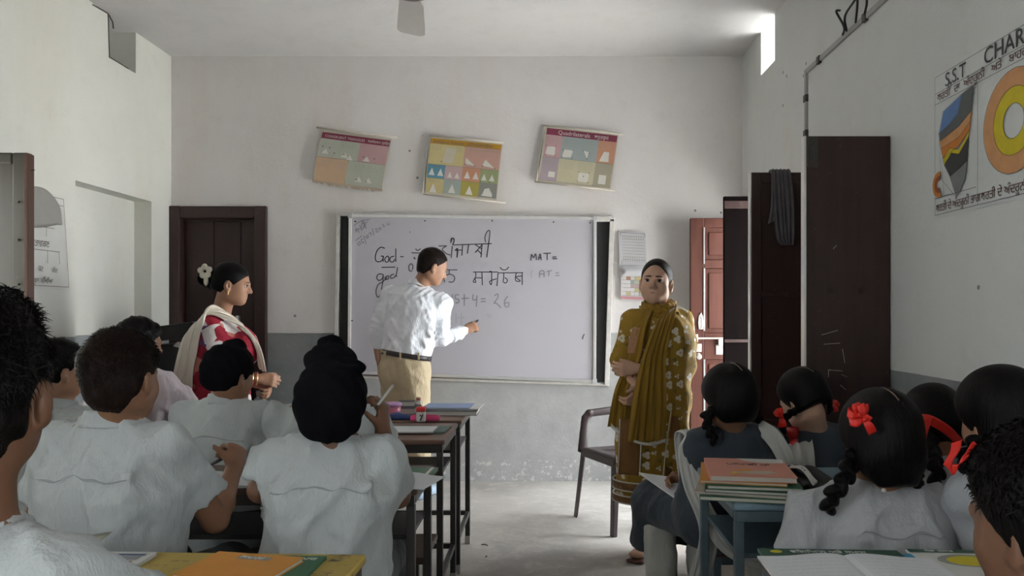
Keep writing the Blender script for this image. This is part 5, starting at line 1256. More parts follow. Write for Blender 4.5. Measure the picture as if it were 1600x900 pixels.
q = W(661,590,YM-.10); strip('pocket_welt', M_belt, p, [W(655,572,YM-.128), W(661,582,YM-.118), W(664,594,YM-.105)], [V3(.004,0,0)]*3, .003, nu=2, n=4)
shoes(p, J, fb[1], plain('pale_blue_shoe', (.35,.45,.55), .5), 1.05)
hair_short(p, hd, hf, 1.03, M_hairm, .009, nape=-.072, strands=2500, length=.006, quiff=0, mess=.001, line=.004)
add_face(p, hd, hf, 1.02)
mk = tag(empty('marker', tip), 'black marker held against the whiteboard by the writing man', 'marker')
md = nrm(V3(.35,.55,.25)); BM().tube([V3(0,0,0)-md*.05+V3(.012,0,-.004), V3(0,0,0)+md*.045+V3(.012,0,-.004)], .008, 10).obj('barrel', M_belt, mk, smooth=True); BM().tube([md*.045+V3(.012,0,-.004), md*.058+V3(.012,0,-.004)], [.006,.003], 8).obj('tip', M_belt, mk)

# ---------------------------------------------------------------- woman in mustard, facing us
n_ = NT('mustard_floral_cloth'); n_.tc()
def flower(n, vec, sc, rnd, thr):
    vo = n.n('ShaderNodeTexVoronoi'); vo.inputs['Scale'].default_value = sc; vo.inputs['Randomness'].default_value = rnd; n.l(vec, vo.inputs['Vector'])
    # five-petal outline from the vector to the flower centre
    sub = n.n('ShaderNodeVectorMath', operation='SUBTRACT'); n.l(vec, sub.inputs[0]); n.l(vo.outputs['Position'], sub.inputs[1])
    sp = n.n('ShaderNodeSeparateXYZ'); n.l(sub.outputs[0], sp.inputs[0])
    ang = n.math('ARCTAN2', sp.outputs[2], sp.outputs[0]); pet = n.math('ABSOLUTE', n.math('SINE', n.math('MULTIPLY', ang, 1.5)))
    rad = n.math('ADD', n.math('MULTIPLY', pet, .45), .62)
    return n.math('LESS_THAN', n.math('DIVIDE', vo.outputs['Distance'], rad), thr), vo.outputs['Distance']
v_ = n_.map(scale=(1,.6,1)); fl, dd = flower(n_, v_, 17, .55, .36)
leaf_, _ = flower(n_, n_.map(scale=(1,.6,1), loc=(.03,0,.035)), 17, .55, .20)
base = n_.mix(n_.noise(6, 4), (.30,.175,.022), (.36,.22,.035)); base = n_.mix(leaf_, base, (.16,.13,.03)); petal = n_.mix(n_.ramp(dd, (.05, 0), (.10, 1)), (.40,.22,.10), (.66,.60,.48))
w_ = n_.noise(9, 5, .55, n_.map(scale=(1,1,.5)), 1.0); n_.bump(w_, .5, .03); M_floral = n_.out(n_.mix(fl, base, petal), .75, spec=.2)
M_must = cloth_mat('mustard_dupatta_cloth', (.27,.155,.018), bscale=.5, var=.15); M_brownk = cloth_mat('brown_panel_cloth', (.20,.095,.03), var=.2)
M_yoke = plain('pink_brown_embroidery', (.36,.19,.10), .8, .35, 90, .3)
YT = 4.10
pT = person('woman in a mustard floral suit and scarf facing us with folded hands', (W(1020,600,YT)[0], YT, 0), 'teachers'); p = pT
hd = W(1025, 444, YT-.03); hf = frame(197, 3, 3); yb = 212; fb = frame(yb)
N = W(1030, 484, YT); P_ = W(1022, 622, YT)
s = .97
shA = W(990, 503, YT-.03)   # image left = her right
shB = W(1064, 502, YT+.05)
elA = W(972, 566, YT-.06); wrA = W(996, 604, YT-.19); elB = W(1070, 572, YT-.03); wrB = W(994, 576, YT-.22)
J = dict(hipL=P_-fb[0]*.085, hipR=P_+fb[0]*.085); J['knL'] = V3(W(1040,700,YT)[0], YT, .45); J['knR'] = V3(W(1005,700,YT)[0], YT, .45); J['anL'] = V3(W(1042,830,YT)[0], YT+.02, .085); J['anR'] = V3(W(1012,838,YT)[0], YT-.04, .085)
S = Solid(.0055, .03); torso(S, P_, N, fb[0], 1.0); S.tube(N-V3(0,0,.03), hd-hf[2]*.05-hf[1]*.015, .052, .048, k=.03); add_head(S, hd, hf, 1.03)
for q in (-1,1): S.ell(at(hd,hf,q*.036,.050,-.032,1.03), (.028,.026,.028), hf, .02)
for a, b2, c2_ in ((shA, elA, wrA), (shB, elB, wrB)): S.tube(N-V3(0,0,.05), a, .055, .045, k=.03); limb_arm(S, a, b2, c2_, .98)
add_hand(S, wrB, V3(-.9,-.15,-.05), V3(.1,.9,-.25), V3(-.1,-.2,1), (30,45,30), .92, thumb=(.4,.8,.1), tcurl=.1)
add_hand(S, wrA, V3(-.35,-.25,-.25)+V3(.2,0,-.1), V3(.2,.9,.2), V3(-.1,-.2,.9), (40,50,30), .92, thumb=(.5,.7,.1))
legs(S, J, 1.0)
for q in 'LR': a = J['an'+q]; fd = nrm(V3(-.5,-.85,0) if q == 'R' else V3(-.3,-.95,0)); S.tube(V3(a[0],a[1],.05)-fd*.03, V3(a[0],a[1],.038)+fd*.16, (.036,.03), (.043,.018), np.cross(fd,(0,0,1)), .02)
S.obj('body', SK['fair'], p)
for q in 'LR':
    a = J['an'+q]; fd = nrm(V3(-.5,-.85,0) if q == 'R' else V3(-.3,-.95,0)); rt_ = np.cross(fd,(0,0,1)); c0 = V3(a[0],a[1],0)
    S = Solid(.006,.01); S.tube(c0-fd*.05+V3(0,0,.01), c0+fd*.18+V3(0,0,.01), (.042,.012), (.05,.012), rt_); S.tube(c0+fd*.10+V3(0,0,.02)-rt_*.02, c0+fd*.10+V3(0,0,.02)+rt_*.02, (.035,.035),(.035,.035), (0,0,1)); S.cut((0,0,.002),(0,0,-1)); S.obj('sandal', plain('brown_sandal',(.17,.07,.05),.5), p)
# kameez
S = Solid(.008, .03); g = .018
torso(S, P_, N, fb[0], 1.05, g, w=(.175,.155,.170), dpt=(.135,.125,.130)); S.tube(N-V3(0,0,.075), N-V3(0,0,.012), (.088,.068), (.064,.062), fb[0], .03, flat=True)
hem = V3(P_[0]-.005, YT+.0, .285)
S.tube(P_, P_+(hem-P_)*.5, (.185,.150), (.205,.165), fb[0], .05); S.tube(P_+(hem-P_)*.5, hem-V3(0,0,.05), (.205,.165), (.215,.17), fb[0], .05)
for a, b2, c2_, e in ((shA, elA, wrA, .12), (shB, elB, wrB, .42)):
    S.tube(N-V3(0,0,.06), a, .06, .062, k=.05); S.tube(a, b2, .068, .058, k=.035); q = b2+(c2_-b2)*e; S.tube(b2, q, .056, .050, k=.02, flat=True)
folds(S, .010, 5, N, scale=.8); S.cut(hem, (-.12,0,-1), None, .004)
S.obj('kameez', M_floral, p, N)
# hem bands, piping, panels
def ringstrip(name, m, z, ru, rv, hgt, c0, th=.005):
    pts = [V3(c0[0], c0[1], z)+fb[0]*ru*math.cos(t)+fb[1]*rv*math.sin(t)+V3(0,0,.12*ru*math.cos(t)*-.5) for t in np.linspace(0, 2*math.pi, 33)]
    return strip(name, m, p, pts, [V3(0,0,hgt)]*33, th, n=2, nu=2)
for z, hh, m in ((.300,.018,M_brownk),(.372,.020,M_brownk),(.283,.0035,M_lace),(.321,.003,M_lace),(.350,.003,M_lace),(.394,.003,M_lace)):
    ringstrip('hem_band' if m is M_brownk else 'hem_piping', m, z, .222, .176, hh, hem, .005 if m is M_brownk else .008)
front = [W(985,655,YT-.215), W(984,700,YT-.235), W(982,742,YT-.235)]
strip('front_panel', M_brownk, p, front, [V3(.050,-.02,0)]*3, .004, nu=6, ripple=.002)
for dx in (-.052,.052): strip('panel_piping', M_lace, p, [f+V3(dx,-.006-.02*np.sign(dx),0) for f in front], [V3(.0028,0,0)]*3, .004, nu=2)
strip('side_slit_piping', M_lace, p, [W(1052,622,YT-.16), W(1046,660,YT-.175), W(1040,705,YT-.19), W(1036,745,YT-.20)], [V3(.0028,0,0)]*4, .005, nu=2)
strip('side_slit_piping', M_lace, p, [W(1063,640,YT-.13), W(1066,680,YT-.13), W(1069,735,YT-.13)], [V3(.0028,0,0)]*3, .005, nu=2)
strip('side_slit_gore', M_brownk, p, [W(1054,630,YT-.155), W(1055,680,YT-.165), W(1053,748,YT-.175)], [V3(.004,0,0), V3(.028,.006,0), V3(.05,.01,0)], .004, nu=6)
strip('yoke', M_yoke, p, [W(996,512,YT-.14), W(990,532,YT-.155), W(986,552,YT-.16)], [V3(.022,-.008,0), V3(.024,-.010,0), V3(.018,-.008,0)], .006, nu=6)
# salwar
S = Solid(.010, .03); 
for q in 'LR': S.tube(J['hip'+q], J['kn'+q], .10, .085, k=.05); S.tube(J['kn'+q], J['an'+q]+V3(0,0,.03), .085, .060, k=.04)
folds(S, .014, 9, P_); S.cut((0,0,.075), (0,0,-1)); S.obj('salwar', M_brownk, p)
# dupatta: wound round the neck, two ends down the front
def ring_around(cn, r, dz, n=13, a0=0, a1=360): return [cn+V3(math.cos(math.radians(a))*r, math.sin(math.radians(a))*r*.85, dz+.014*math.sin(math.radians(a))) for a in np.linspace(a0, a1, n)]
for k_i, (r0, dz) in enumerate(((.082,.002),(.094,-.026),(.072,.024))):
    S = Solid(.006, .01); pts = ring_around(N+V3(-.004,-.01,0), r0, dz); S.chain(pts, [.024]*len(pts)); folds(S, .012, 60+k_i, N, scale=3.0); S.obj('scarf_coil', M_must, p)
KZ = [o for o in p.children if o.name.startswith('kameez')]
strip('scarf_end', M_must, p, [N+V3(.05,-.06,.0), W(1040,500,YT-.16), W(1028,535,YT-.20), W(1020,570,YT-.235), W(1016,620,YT-.275), W(1014,655,YT-.275), W(1012,690,YT-.28)],
      [V3(.03,-.02,.03), V3(.05,.01,.02), V3(.055,.02,.0), V3(.065,.02,0), V3(.085,.03,0), V3(.092,.03,.0), V3(.098,.03,-.004)], .004, nu=48, ripple=.009, freq=4, sm=[.2,.5,.8,.9,1,1,1], over=KZ)
strip('scarf_end', M_must, p, [N+V3(-.055,-.04,-.0), W(1002,510,YT-.15), W(990,560,YT-.165), W(972,605,YT-.13), W(967,640,YT-.13), W(964,668,YT-.13)],
      [V3(.02,-.02,0), V3(.025,-.02,.01), V3(.03,-.03,0), V3(.035,-.03,0), V3(.04,-.03,0), V3(.045,-.03,0)], .004, nu=24, ripple=.009, freq=2.6, sm=[.1,.4,.8,1,1,1], over=KZ)
strip('scarf_lace', M_lace, p, [W(984,686,YT-.30), W(1000,692,YT-.31), W(1020,694,YT-.31), W(1040,688,YT-.285)], [V3(0,0,.007)]*4, .006, nu=3, ripple=.002)
strip('scarf_lace', M_lace, p, [W(955,664,YT-.12), W(962,672,YT-.15), W(972,678,YT-.17)], [V3(0,0,.009)]*3, .006, nu=3)
strip('scarf_lace', M_lace, p, [W(1046,487,YT-.13), W(1060,480,YT-.08), W(1074,487,YT-.04)], [V3(0,.0,.005)]*3, .006, nu=3)
# hair drawn back, ears, earrings
S = Solid(.004, .02); S.ell(at(hd,hf,0,-.014,.040,1.03), np.array((.080,.100,.094))*1.03, hf); S.ell(at(hd,hf,0,-.06,-.02,1.03), np.array((.062,.055,.055)), hf, .03)
S.cut(at(hd,hf,0,.022,.0,1.03), nrm(hf[1]*.86-hf[2]*.50), None, .006)
S.ell(at(hd,hf,0,.097,.016), (.066,.06,.090), hf, .012, True); S.cut(at(hd,hf,0,0,-.055), -hf[2], None, .01); S.obj('hair', M_hairm, p, hd)
Solid(.004,.01).ell(at(hd,hf,.0,-.115,-.02), (.04,.035,.045), hf).obj('hair_bun', M_hairm, p)
add_face(p, hd, hf, 1.03, es=1.25)
for q in (-1,1): BM().lathe([(.001,-.008),(.004,-.004),(.003,.004),(.001,.007)], n=8).obj('earring', M_gold, p, loc=at(hd,hf,q*.080,0,-.045,1.03)-np.array(p.location))
Solid(.0018,.001).ell(at(hd,hf,0,.1015,.034,1.03), (.0028,.0015,.0028), hf).obj('bindi', M_lip, p)
# ---------------------------------------------------------------- woman with the cream scarf, facing right
n_ = NT('red_geometric_print_cloth'); v_ = n_.map(scale=(1,.8,1), rot=(.2,.35,.3))
vo = n_.n('ShaderNodeTexVoronoi', distance='CHEBYCHEV'); vo.inputs['Scale'].default_value = 13; vo.inputs['Randomness'].default_value = .8; n_.l(v_, vo.inputs['Vector'])
sp = n_.n('ShaderNodeSeparateColor'); n_.l(vo.outputs['Color'], sp.inputs[0])
c_ = n_.ramp(sp.outputs[0], (0, (.27,.015,.03)), (.42, (.62,.57,.55)), (.66, (.10,.05,.12)), (.76, (.45,.16,.13)), (.88, (.33,.02,.04)), interp='CONSTANT')
n_.bump(n_.noise(9, 5, .55, None, 1.0), .5, .03); M_redp = n_.out(c_, .75, spec=.2)
YQ = 4.52
pQ = person('woman in a red and white print suit with a long cream scarf, facing right', (W(345,600,YQ)[0], YQ, 0), 'teachers'); p = pQ
hd = W(362, 446, YQ-.04); hf = frame(80, -10, 0); yb = 78; fb = frame(yb)
N = W(342, 494, YQ); P_ = W(345, 628, YQ)
shR_ = W(330, 514, YQ-.13); shL_ = W(352, 516, YQ+.15); elR_ = W(352, 590, YQ-.17); wrR_ = W(405, 592, YQ-.10); elL_ = W(375,590,YQ+.12); wrL_ = W(412,602,YQ+.0)
J = dict(hipL=P_-fb[0]*.09, hipR=P_+fb[0]*.09); J['knL'] = V3(P_[0], YQ+.09, .45); J['knR'] = V3(P_[0], YQ-.09, .45); J['anL'] = V3(P_[0]-.02, YQ+.09, .085); J['anR'] = V3(P_[0]-.02, YQ-.09, .085)
S = Solid(.0055, .03); torso(S, P_, N, fb[0], 1.0); S.tube(N-V3(0,0,.03), hd-hf[2]*.05-hf[1]*.02, .056, .050, k=.03); add_head(S, hd, hf, 1.03)
S.tube(N-V3(.0,0,.02), shR_+V3(0,.02,.02), .05, .045, k=.04)
for a, b2, c2_ in ((shR_, elR_, wrR_), (shL_, elL_, wrL_)): S.tube(N-V3(0,0,.05), a, .055, .05, k=.03); limb_arm(S, a, b2, c2_, 1.05)
add_hand(S, wrR_, V3(.8,.25,-.15), V3(-.1,.8,-.5), V3(.1,.2,1), (35,50,30), .95, thumb=(.3,.9,.1)); add_hand(S, wrL_, V3(.5,-.45,-.35), V3(-.2,-.5,-.6), V3(.2,-.2,1), (45,55,30), .95)
legs(S, J, 1.0); feet(S, J, fb[1]); S.obj('body', SK['tan'], p)
S = Solid(.008, .03); torso(S, P_, N, fb[0], 1.05, .02, w=(.17,.16,.165), dpt=(.140,.130,.145)); hem = V3(P_[0], YQ, .35)
S.tube(P_, hem, (.18,.145), (.21,.18), fb[0], .05)
for a, b2, c2_, e in ((shR_, elR_, wrR_, .18), (shL_, elL_, wrL_, .18)):
    S.tube(N-V3(0,0,.07), a, .058, .062, k=.05); S.tube(a, b2, .068, .062, k=.035); q = b2+(c2_-b2)*e; S.tube(b2, q, .060, .054, k=.02, flat=True)
S.ell(W(385,545,YQ-.02), (.07,.12,.11), None, .05)
folds(S, .010, 15, N, scale=.8); S.cut(hem, (0,0,-1)); S.obj('kameez', M_redp, p, N)
S = Solid(.010, .03)
for q in 'LR': S.tube(J['hip'+q], J['kn'+q], .10, .085, k=.05); S.tube(J['kn'+q], J['an'+q]+V3(0,0,.03), .085, .060, k=.04)
S.cut((0,0,.075), (0,0,-1)); S.obj('salwar', M_white, p)
shoes(p, J, fb[1], M_shoe)
KQ = [o for o in p.children if o.name.startswith('kameez')]
# scarf: both ends behind, draped over the chest
strip('scarf', M_cream, p, [W(268,705,YQ-.12), W(282,640,YQ-.14), W(294,570,YQ-.17), W(302,522,YQ-.19), W(318,494,YQ-.175), W(340,488,YQ-.15), W(366,500,YQ-.10), W(388,522,YQ-.08), W(402,548,YQ-.06), W(410,578,YQ-.02)],
      [V3(.055,.03,0), V3(.060,.03,0), V3(.060,.03,.0), V3(.055,.0,.01), V3(.030,-.02,.036), V3(-.004,-.02,.040), V3(-.03,-.0,.034), V3(-.036,.0,.024), V3(-.032,.02,.014), V3(-.028,.03,.01)][::1], .005, nu=40, ripple=.007, freq=3.5, n=10, over=KQ)
strip('scarf', M_cream, p, [W(280,700,YQ+.16), W(296,600,YQ+.17), W(318,520,YQ+.20), W(340,490,YQ+.16), W(366,500,YQ+.11), W(392,530,YQ+.10)], [V3(.05,.0,0), V3(.05,0,0), V3(.05,0,.01), V3(.02,0,.04), V3(-.03,.0,.04), V3(-.04,.0,.03)], .005, nu=24, ripple=.007, freq=4, over=KQ)
S = Solid(.005, .02); S.ell(at(hd,hf,0,-.016,.040,1.03), np.array((.082,.104,.096))*1.02, hf); S.ell(at(hd,hf,0,-.055,-.015,1.03), np.array((.070,.060,.062)), hf, .03)
S.cut(at(hd,hf,0,.030,.0,1.03), nrm(hf[1]*.80-hf[2]*.60), None, .006); S.cut(at(hd,hf,0,0,-.060), -hf[2]-.2*hf[1], None, .01)
for q in (-1,1): S.ell(at(hd,hf,q*.078,.002,-.012), (.02,.022,.032), hf, .006, True)
S.obj('hair', M_hair, p, hd)
S = Solid(.005,.01); bc = W(325,432,YQ-.04); S.ell(bc, (.052,.06,.062)); S.ell(bc+V3(.01,0,-.03), (.04,.045,.04)); folds(S, .02, 4, bc, scale=3); S.obj('hair_bun', M_hair, p)
add_face(p, hd, hf, 1.03)
fcl = W(321,424,YQ-.10); M_clip = plain('cream_flower_clip', (.62,.58,.48), .6, .2, 60, .2)
S = Solid(.004,.004)
for a in range(5): t = a*1.257+.4; S.ell(fcl+V3(math.cos(t)*.026,-.006,math.sin(t)*.026), (.019,.008,.019), None, .003)
S.ell(fcl+V3(.004,-.002,-.055), (.014,.01,.03), None, .004); S.obj('flower_hair_clip', M_clip, p)
b = BM(); q = at(hd,hf,.082,.004,-.035,1.03)-np.array(p.location)
for k in range(3): b.tube([q+V3(0,0,-.007*k), q+V3(0,0,-.007*(k+1))], [.005,.003] if k else [.004,.005], 8)
b.obj('earring', M_gold, p)
BM().tube([N-np.array(p.location)+V3(math.cos(t)*.060-.008, math.sin(t)*.058, .018+.02*math.cos(t)*-1) for t in np.linspace(0, 6.28, 24)], .0016, 5, cap=False).obj('necklace', M_gold, p)
ax = nrm(wrR_-elR_); sd = nrm(np.cross(ax,(0,0,1))); up = np.cross(sd, ax)
for k, off in enumerate((-.035,-.022,-.012)):
    BM().tube([wrR_+ax*off-np.array(p.location)+sd*math.cos(t)*.036+up*math.sin(t)*.036 for t in np.linspace(0, 6.28, 20)], .004, 6, cap=False).obj('bangle', M_gold if k != 1 else plain('red_bangle',(.35,.04,.04),.3), p)
S = Solid(.006,.02); a = W(408,612,YQ-.06); S.tube(a, W(412,650,YQ-.06), (.03,.012), (.045,.012), (1,0,0)); folds(S,.02,2,a,scale=2.5)
hk_ = tag(empty('handkerchief', a), 'pale blue handkerchief held by the woman with the cream scarf', 'handkerchief')
S.obj('cloth', plain('pale_blue_cloth', (.40,.47,.52), .9), hk_)
# ================================================================ furniture
def onp(px, py, z):
    Y = (EYE-z)*FPX/(py-487); return V3((px-853)*Y/FPX, Y, z)
M_tube = plain('dark_painted_steel', (.035,.032,.030), .45, .3, 40, .1, spec=.5)
M_tubeb = plain('blue_grey_painted_steel', (.085,.125,.15), .5, .25, 30, .2)
M_topb = wood('brown_desk_top', (.20,.12,.085), (.13,.075,.055), .5, wamt=.3, wear=(.32,.25,.2), axis=0)
M_topd = wood('dark_desk_top', (.12,.08,.06), (.075,.05,.04), .5, wamt=.25, axis=0)
n_ = NT('worn_yellow_desk_paint'); a_ = n_.noise(5, 6, .65); b_2 = n_.noise(34, 6, .72, n_.map(scale=(.7,1.3,1)), .5)
c_ = n_.mix(a_, (.40,.27,.035), (.50,.38,.10)); c_ = n_.mix(n_.ramp(b_2, (.58, 0), (.66, 1)), c_, (.07,.05,.03)); c_ = n_.mix(n_.ramp(n_.noise(7, 5, .7), (.60, 0), (.68, 1)), c_, (.16,.11,.06))
n_.bump(b_2, .2, .004); M_topy = n_.out(c_, .5, spec=.4)
n_ = NT('worn_blue_desk_paint'); a_ = n_.noise(5, 6, .65); b_2 = n_.noise(30, 6, .72)
c_ = n_.mix(a_, (.13,.21,.26), (.19,.29,.35)); c_ = n_.mix(n_.ramp(b_2, (.62, 0), (.70, 1)), c_, (.03,.03,.03)); n_.bump(b_2, .2, .004); M_topl = n_.out(c_, .45, spec=.4)
M_bench = wood('brown_bench_board', (.11,.07,.05), (.07,.045,.035), .5, wamt=.3, axis=0)
def desk(label, x0, x1, y0, y1, top_m, leg_m, rz=0, z=.75, rung=.17, shelf=True, group='school desks'):
    cx, cy = (x0+x1)/2, (y0+y1)/2; w, d = (x1-x0)/2, (y1-y0)/2; t = .013
    r = tag(empty('school_desk', (cx, cy, 0), math.radians(rz)), label, 'desk', group)
    BM().box(-w, -d, z-.022, w, d, z).obj('desk_top', top_m, r, bevel=.008, seg=3)
    BM().box(-w+.01, -d+.004, z-.052, w-.01, -d+.028, z-.0225).obj('apron', leg_m, r, bevel=.002)
    BM().box(-w+.01, d-.028, z-.052, w-.01, d-.004, z-.0225).obj('apron', leg_m, r, bevel=.002)
    for sx in (-1, 1):
        BM().box(sx*(w-.022)-t, -d+.03, z-.05, sx*(w-.022)+t, d-.03, z-.0225).obj('side_rail', leg_m, r, bevel=.002)
        BM().box(sx*(w-.022)-t*.8, -d+.03, rung-.012, sx*(w-.022)+t*.8, d-.03, rung+.012).obj('side_rail', leg_m, r, bevel=.002)
        for sy in (-1, 1):
            g = BM(); g.box(sx*(w-.022)-t, sy*(d-.018)-t, .012, sx*(w-.022)+t, sy*(d-.018)+t, z-.052); lg = g.obj('leg', leg_m, r, bevel=.003)
            BM().box(sx*(w-.022)-.015, sy*(d-.018)-.015, 0, sx*(w-.022)+.015, sy*(d-.018)+.015, .045).obj('foot_cap', plain('pale_foot_cap', (.42,.40,.36), .6), lg, bevel=.002)
    BM().box(-w+.035, d-.028, rung-.012, w-.035, d-.006, rung+.012).obj('foot_rail', leg_m, r, bevel=.002)
    if shelf: BM().box(-w+.03, -d+.06, z-.17, w-.03, d-.03, z-.155).obj('book_shelf', leg_m, r)
    return r
def bench(label, x0, x1, y0, y1, z=.42, top_m=None, leg_m=None, group='pupils benches'):
    cx, cy = (x0+x1)/2, (y0+y1)/2; w, d = (x1-x0)/2, (y1-y0)/2; leg_m = leg_m or M_tube
    r = tag(empty('bench', (cx, cy, 0)), label, 'bench', group)
    BM().box(-w, -d, z-.025, w, d, z).obj('seat', top_m or M_bench, r, bevel=.006)
    for sx in (-1, 1):
        for sy in (-1, 1): BM().box(sx*(w-.04)-.013, sy*(d-.025)-.013, 0, sx*(w-.04)+.013, sy*(d-.025)+.013, z-.025).obj('leg', leg_m, r, bevel=.003)
        BM().box(sx*(w-.04)-.011, -d+.038, .12, sx*(w-.04)+.011, d-.038, .142).obj('side_rail', leg_m, r, bevel=.002)
    BM().box(-w+.055, -d+.014, z-.055, w-.055, -d+.036, z-.0255).obj('apron', leg_m, r)
    return r
LX0, LX1 = -1.38, -.40
desk('yellow school desk with chipped paint at the bottom left', LX0-.02, LX1, 1.22, 1.70, M_topy, M_tube, -2)
desk('desk in front of the large turbaned boy, green book and open pages on it', LX0, -.385, 2.30, 2.66, M_topd, M_tube)
desk('brown desk with the red-capped glue bottle and blank notebook on it', LX0, -.418, 3.17, 3.66, M_topb, M_tube)
desk('farthest brown desk carrying the blue folder', LX0, -.410, 3.74, 4.26, M_topb, M_tube)
desk('dark desk at the left wall with a loose sheet hanging from it', -2.76, -1.93, 3.98, 4.24, M_topd, M_tube)
desk('dark desk in front of the small boy at the left wall', -2.76, -1.62, 3.10, 3.46, M_topd, M_tube)
bench('bench under the large turbaned boy and the writing boy', LX0, -.42, 1.84, 2.12)
bench('bench under the small-patka boy and the half-hidden topknot boy', LX0, -.42, 2.68, 2.98)
bench('bench under the nearest boy at the left edge', LX0, -.45, .90, 1.16)
bench('bench under the small boy at the left wall', -2.70, -1.62, 2.72, 3.0)
bench('bench under the boy in pinkish white', -2.70, -1.62, 3.55, 3.84)
desk('worn blue desk with a stack of books and a pencil case', .515, 1.43, 2.12, 2.62, M_topl, M_tubeb)
desk('desk at the bottom right with a green book and open notebook', .46, 1.40, 1.22, 1.665, M_topd, M_tubeb)
bench('bench under the three girls in grey shirts', .56, 1.44, 1.80, 2.08, leg_m=M_tubeb)
bench('bench under the two girls in navy tunics', .58, 1.40, 2.76, 3.06, leg_m=M_tubeb)
bench('bench under the nearest child at the lower right', .35, 1.05, .68, .96, leg_m=M_tubeb)

# brown moulded plastic chair
M_pl = plain('brown_plastic', (.055,.038,.040), .35, .15, 12, .05, spec=.5)
A, B_ = V3(.222, 4.80), V3(.425, 4.335) if False else V3(.425, 4.335); 
A = np.array((.222, 4.80)); B2 = np.array((.430, 4.345)); mid = (A+B2)/2; fd = nrm(np.array(((A-B2)[1]*-1, (A-B2)[0])));
cz = mid - fd*.235 + np.array((-.05, 0)); ang = math.atan2(fd[1], fd[0])
ch = tag(empty('plastic_chair', (cz[0], cz[1], 0), ang), 'brown moulded plastic armchair behind the woman in mustard', 'chair')
def L_leg(x, y, ox, oy, zt):
    b = BM(); sx = 1 if x > 0 else -1; sy = 1 if y > 0 else -1
    top = [(x-sx*.035,y),(x,y),(x,y-sy*.05),(x-sx*.008,y-sy*.05),(x-sx*.008,y-sy*.008),(x-sx*.035,y-sy*.008)]
    bot = [(ox-sx*.028,oy),(ox,oy),(ox,oy-sy*.038),(ox-sx*.008,oy-sy*.038),(ox-sx*.008,oy-sy*.008),(ox-sx*.028,oy-sy*.008)]
    T = [b.b.verts.new((p[0], p[1], zt)) for p in top]; Bv = [b.b.verts.new((p[0], p[1], 0)) for p in bot]
    for i in range(6): b.b.faces.new((T[i], T[(i+1) % 6], Bv[(i+1) % 6], Bv[i]))
    b.b.faces.new(T); b.b.faces.new(Bv[::-1]); return b
for sx in (-1, 1):
    for sy in (-1, 1): L_leg(sx*.20, sy*.215, sx*.235, sy*.25, .42).obj('leg', M_pl, ch, bevel=.003)
S = Solid(.007, .015); S.tube(V3(-.17,0,.425), V3(.18,0,.425), (.215,.018), (.225,.018), (0,1,0)); S.ell((0,0,.455), (.17,.17,.03), None, .02, True); v_, f_ = S.build()
mesh_obj('seat', v_+np.array(ch.location), f_, M_pl, ch)
b = BM().box(-.2,-.222,.385,.2,-.205,.425).box(-.2,.205,.385,.2,.222,.425).box(.19,-.2,.385,.205,.2,.425); b.obj('seat_skirt', M_pl, ch, bevel=.004)
for sy in (-1, 1):
    S = Solid(.006, .012); pts_ = [V3(.185,sy*.225,.41), V3(.155,sy*.24,.61), V3(.13,sy*.242,.640), V3(-.10,sy*.240,.655), V3(-.20,sy*.222,.68)]; S.chain(pts_, [(.034,.013), (.030,.013), (.024,.020), (.028,.016), (.03,.016)], (1,0,0)); v_, f_ = S.build(); mesh_obj('armrest', v_*1+np.array(ch.location), f_, M_pl, ch)
BM().tube(smooth_path([(-.19,-.215,.41),(-.235,-.22,.62),(-.265,-.20,.80),(-.27,-.12,.86),(-.272,0,.875),(-.27,.12,.86),(-.265,.20,.80),(-.235,.22,.62),(-.19,.215,.41)], 6), .016, 10).obj('back_frame', M_pl, ch, smooth=True)
for y in (-.14,-.07,0,.07,.14): BM().tube([(-.20,y,.42),(-.245,y,.65),(-.27,y,.865)], .012, 6).obj('back_slat', M_pl, ch, smooth=True)

# black sloped lectern by the back door
lc = tag(empty('lectern', (-2.42, 5.25, 0)), 'black lectern with a tilted top, left of the woman in the cream scarf', 'lectern')
M_lb = plain('black_painted_wood', (.018,.016,.016), .5, .3, 20)
b = BM(); b.box(-.22,-.14,0,.22,.14,1.06); b.obj('cabinet', M_lb, lc, bevel=.006)
b = BM(); b.prism([(-.27,-.22,1.06),(-.27,.20,1.13),(-.27,.20,1.16),(-.27,-.22,1.16)], (.54,0,0)); o = b.obj('tilted_top', M_lb, lc, bevel=.006); o.rotation_euler = (0, math.radians(-8), 0); o.location = (0,0,.03)
BM().tube([(.29,-.02,1.14),(.30,-.02,1.24)], .01, 8).obj('corner_post', M_iron, lc)
BM().prism([(-.06,-.141,1.05),(-.03,-.141,1.08),(.04,-.141,1.07),(.03,-.141,1.05),(-.02,-.141,1.04)], (0,-.002,0)).obj('paper_scrap', pc['white'], lc)

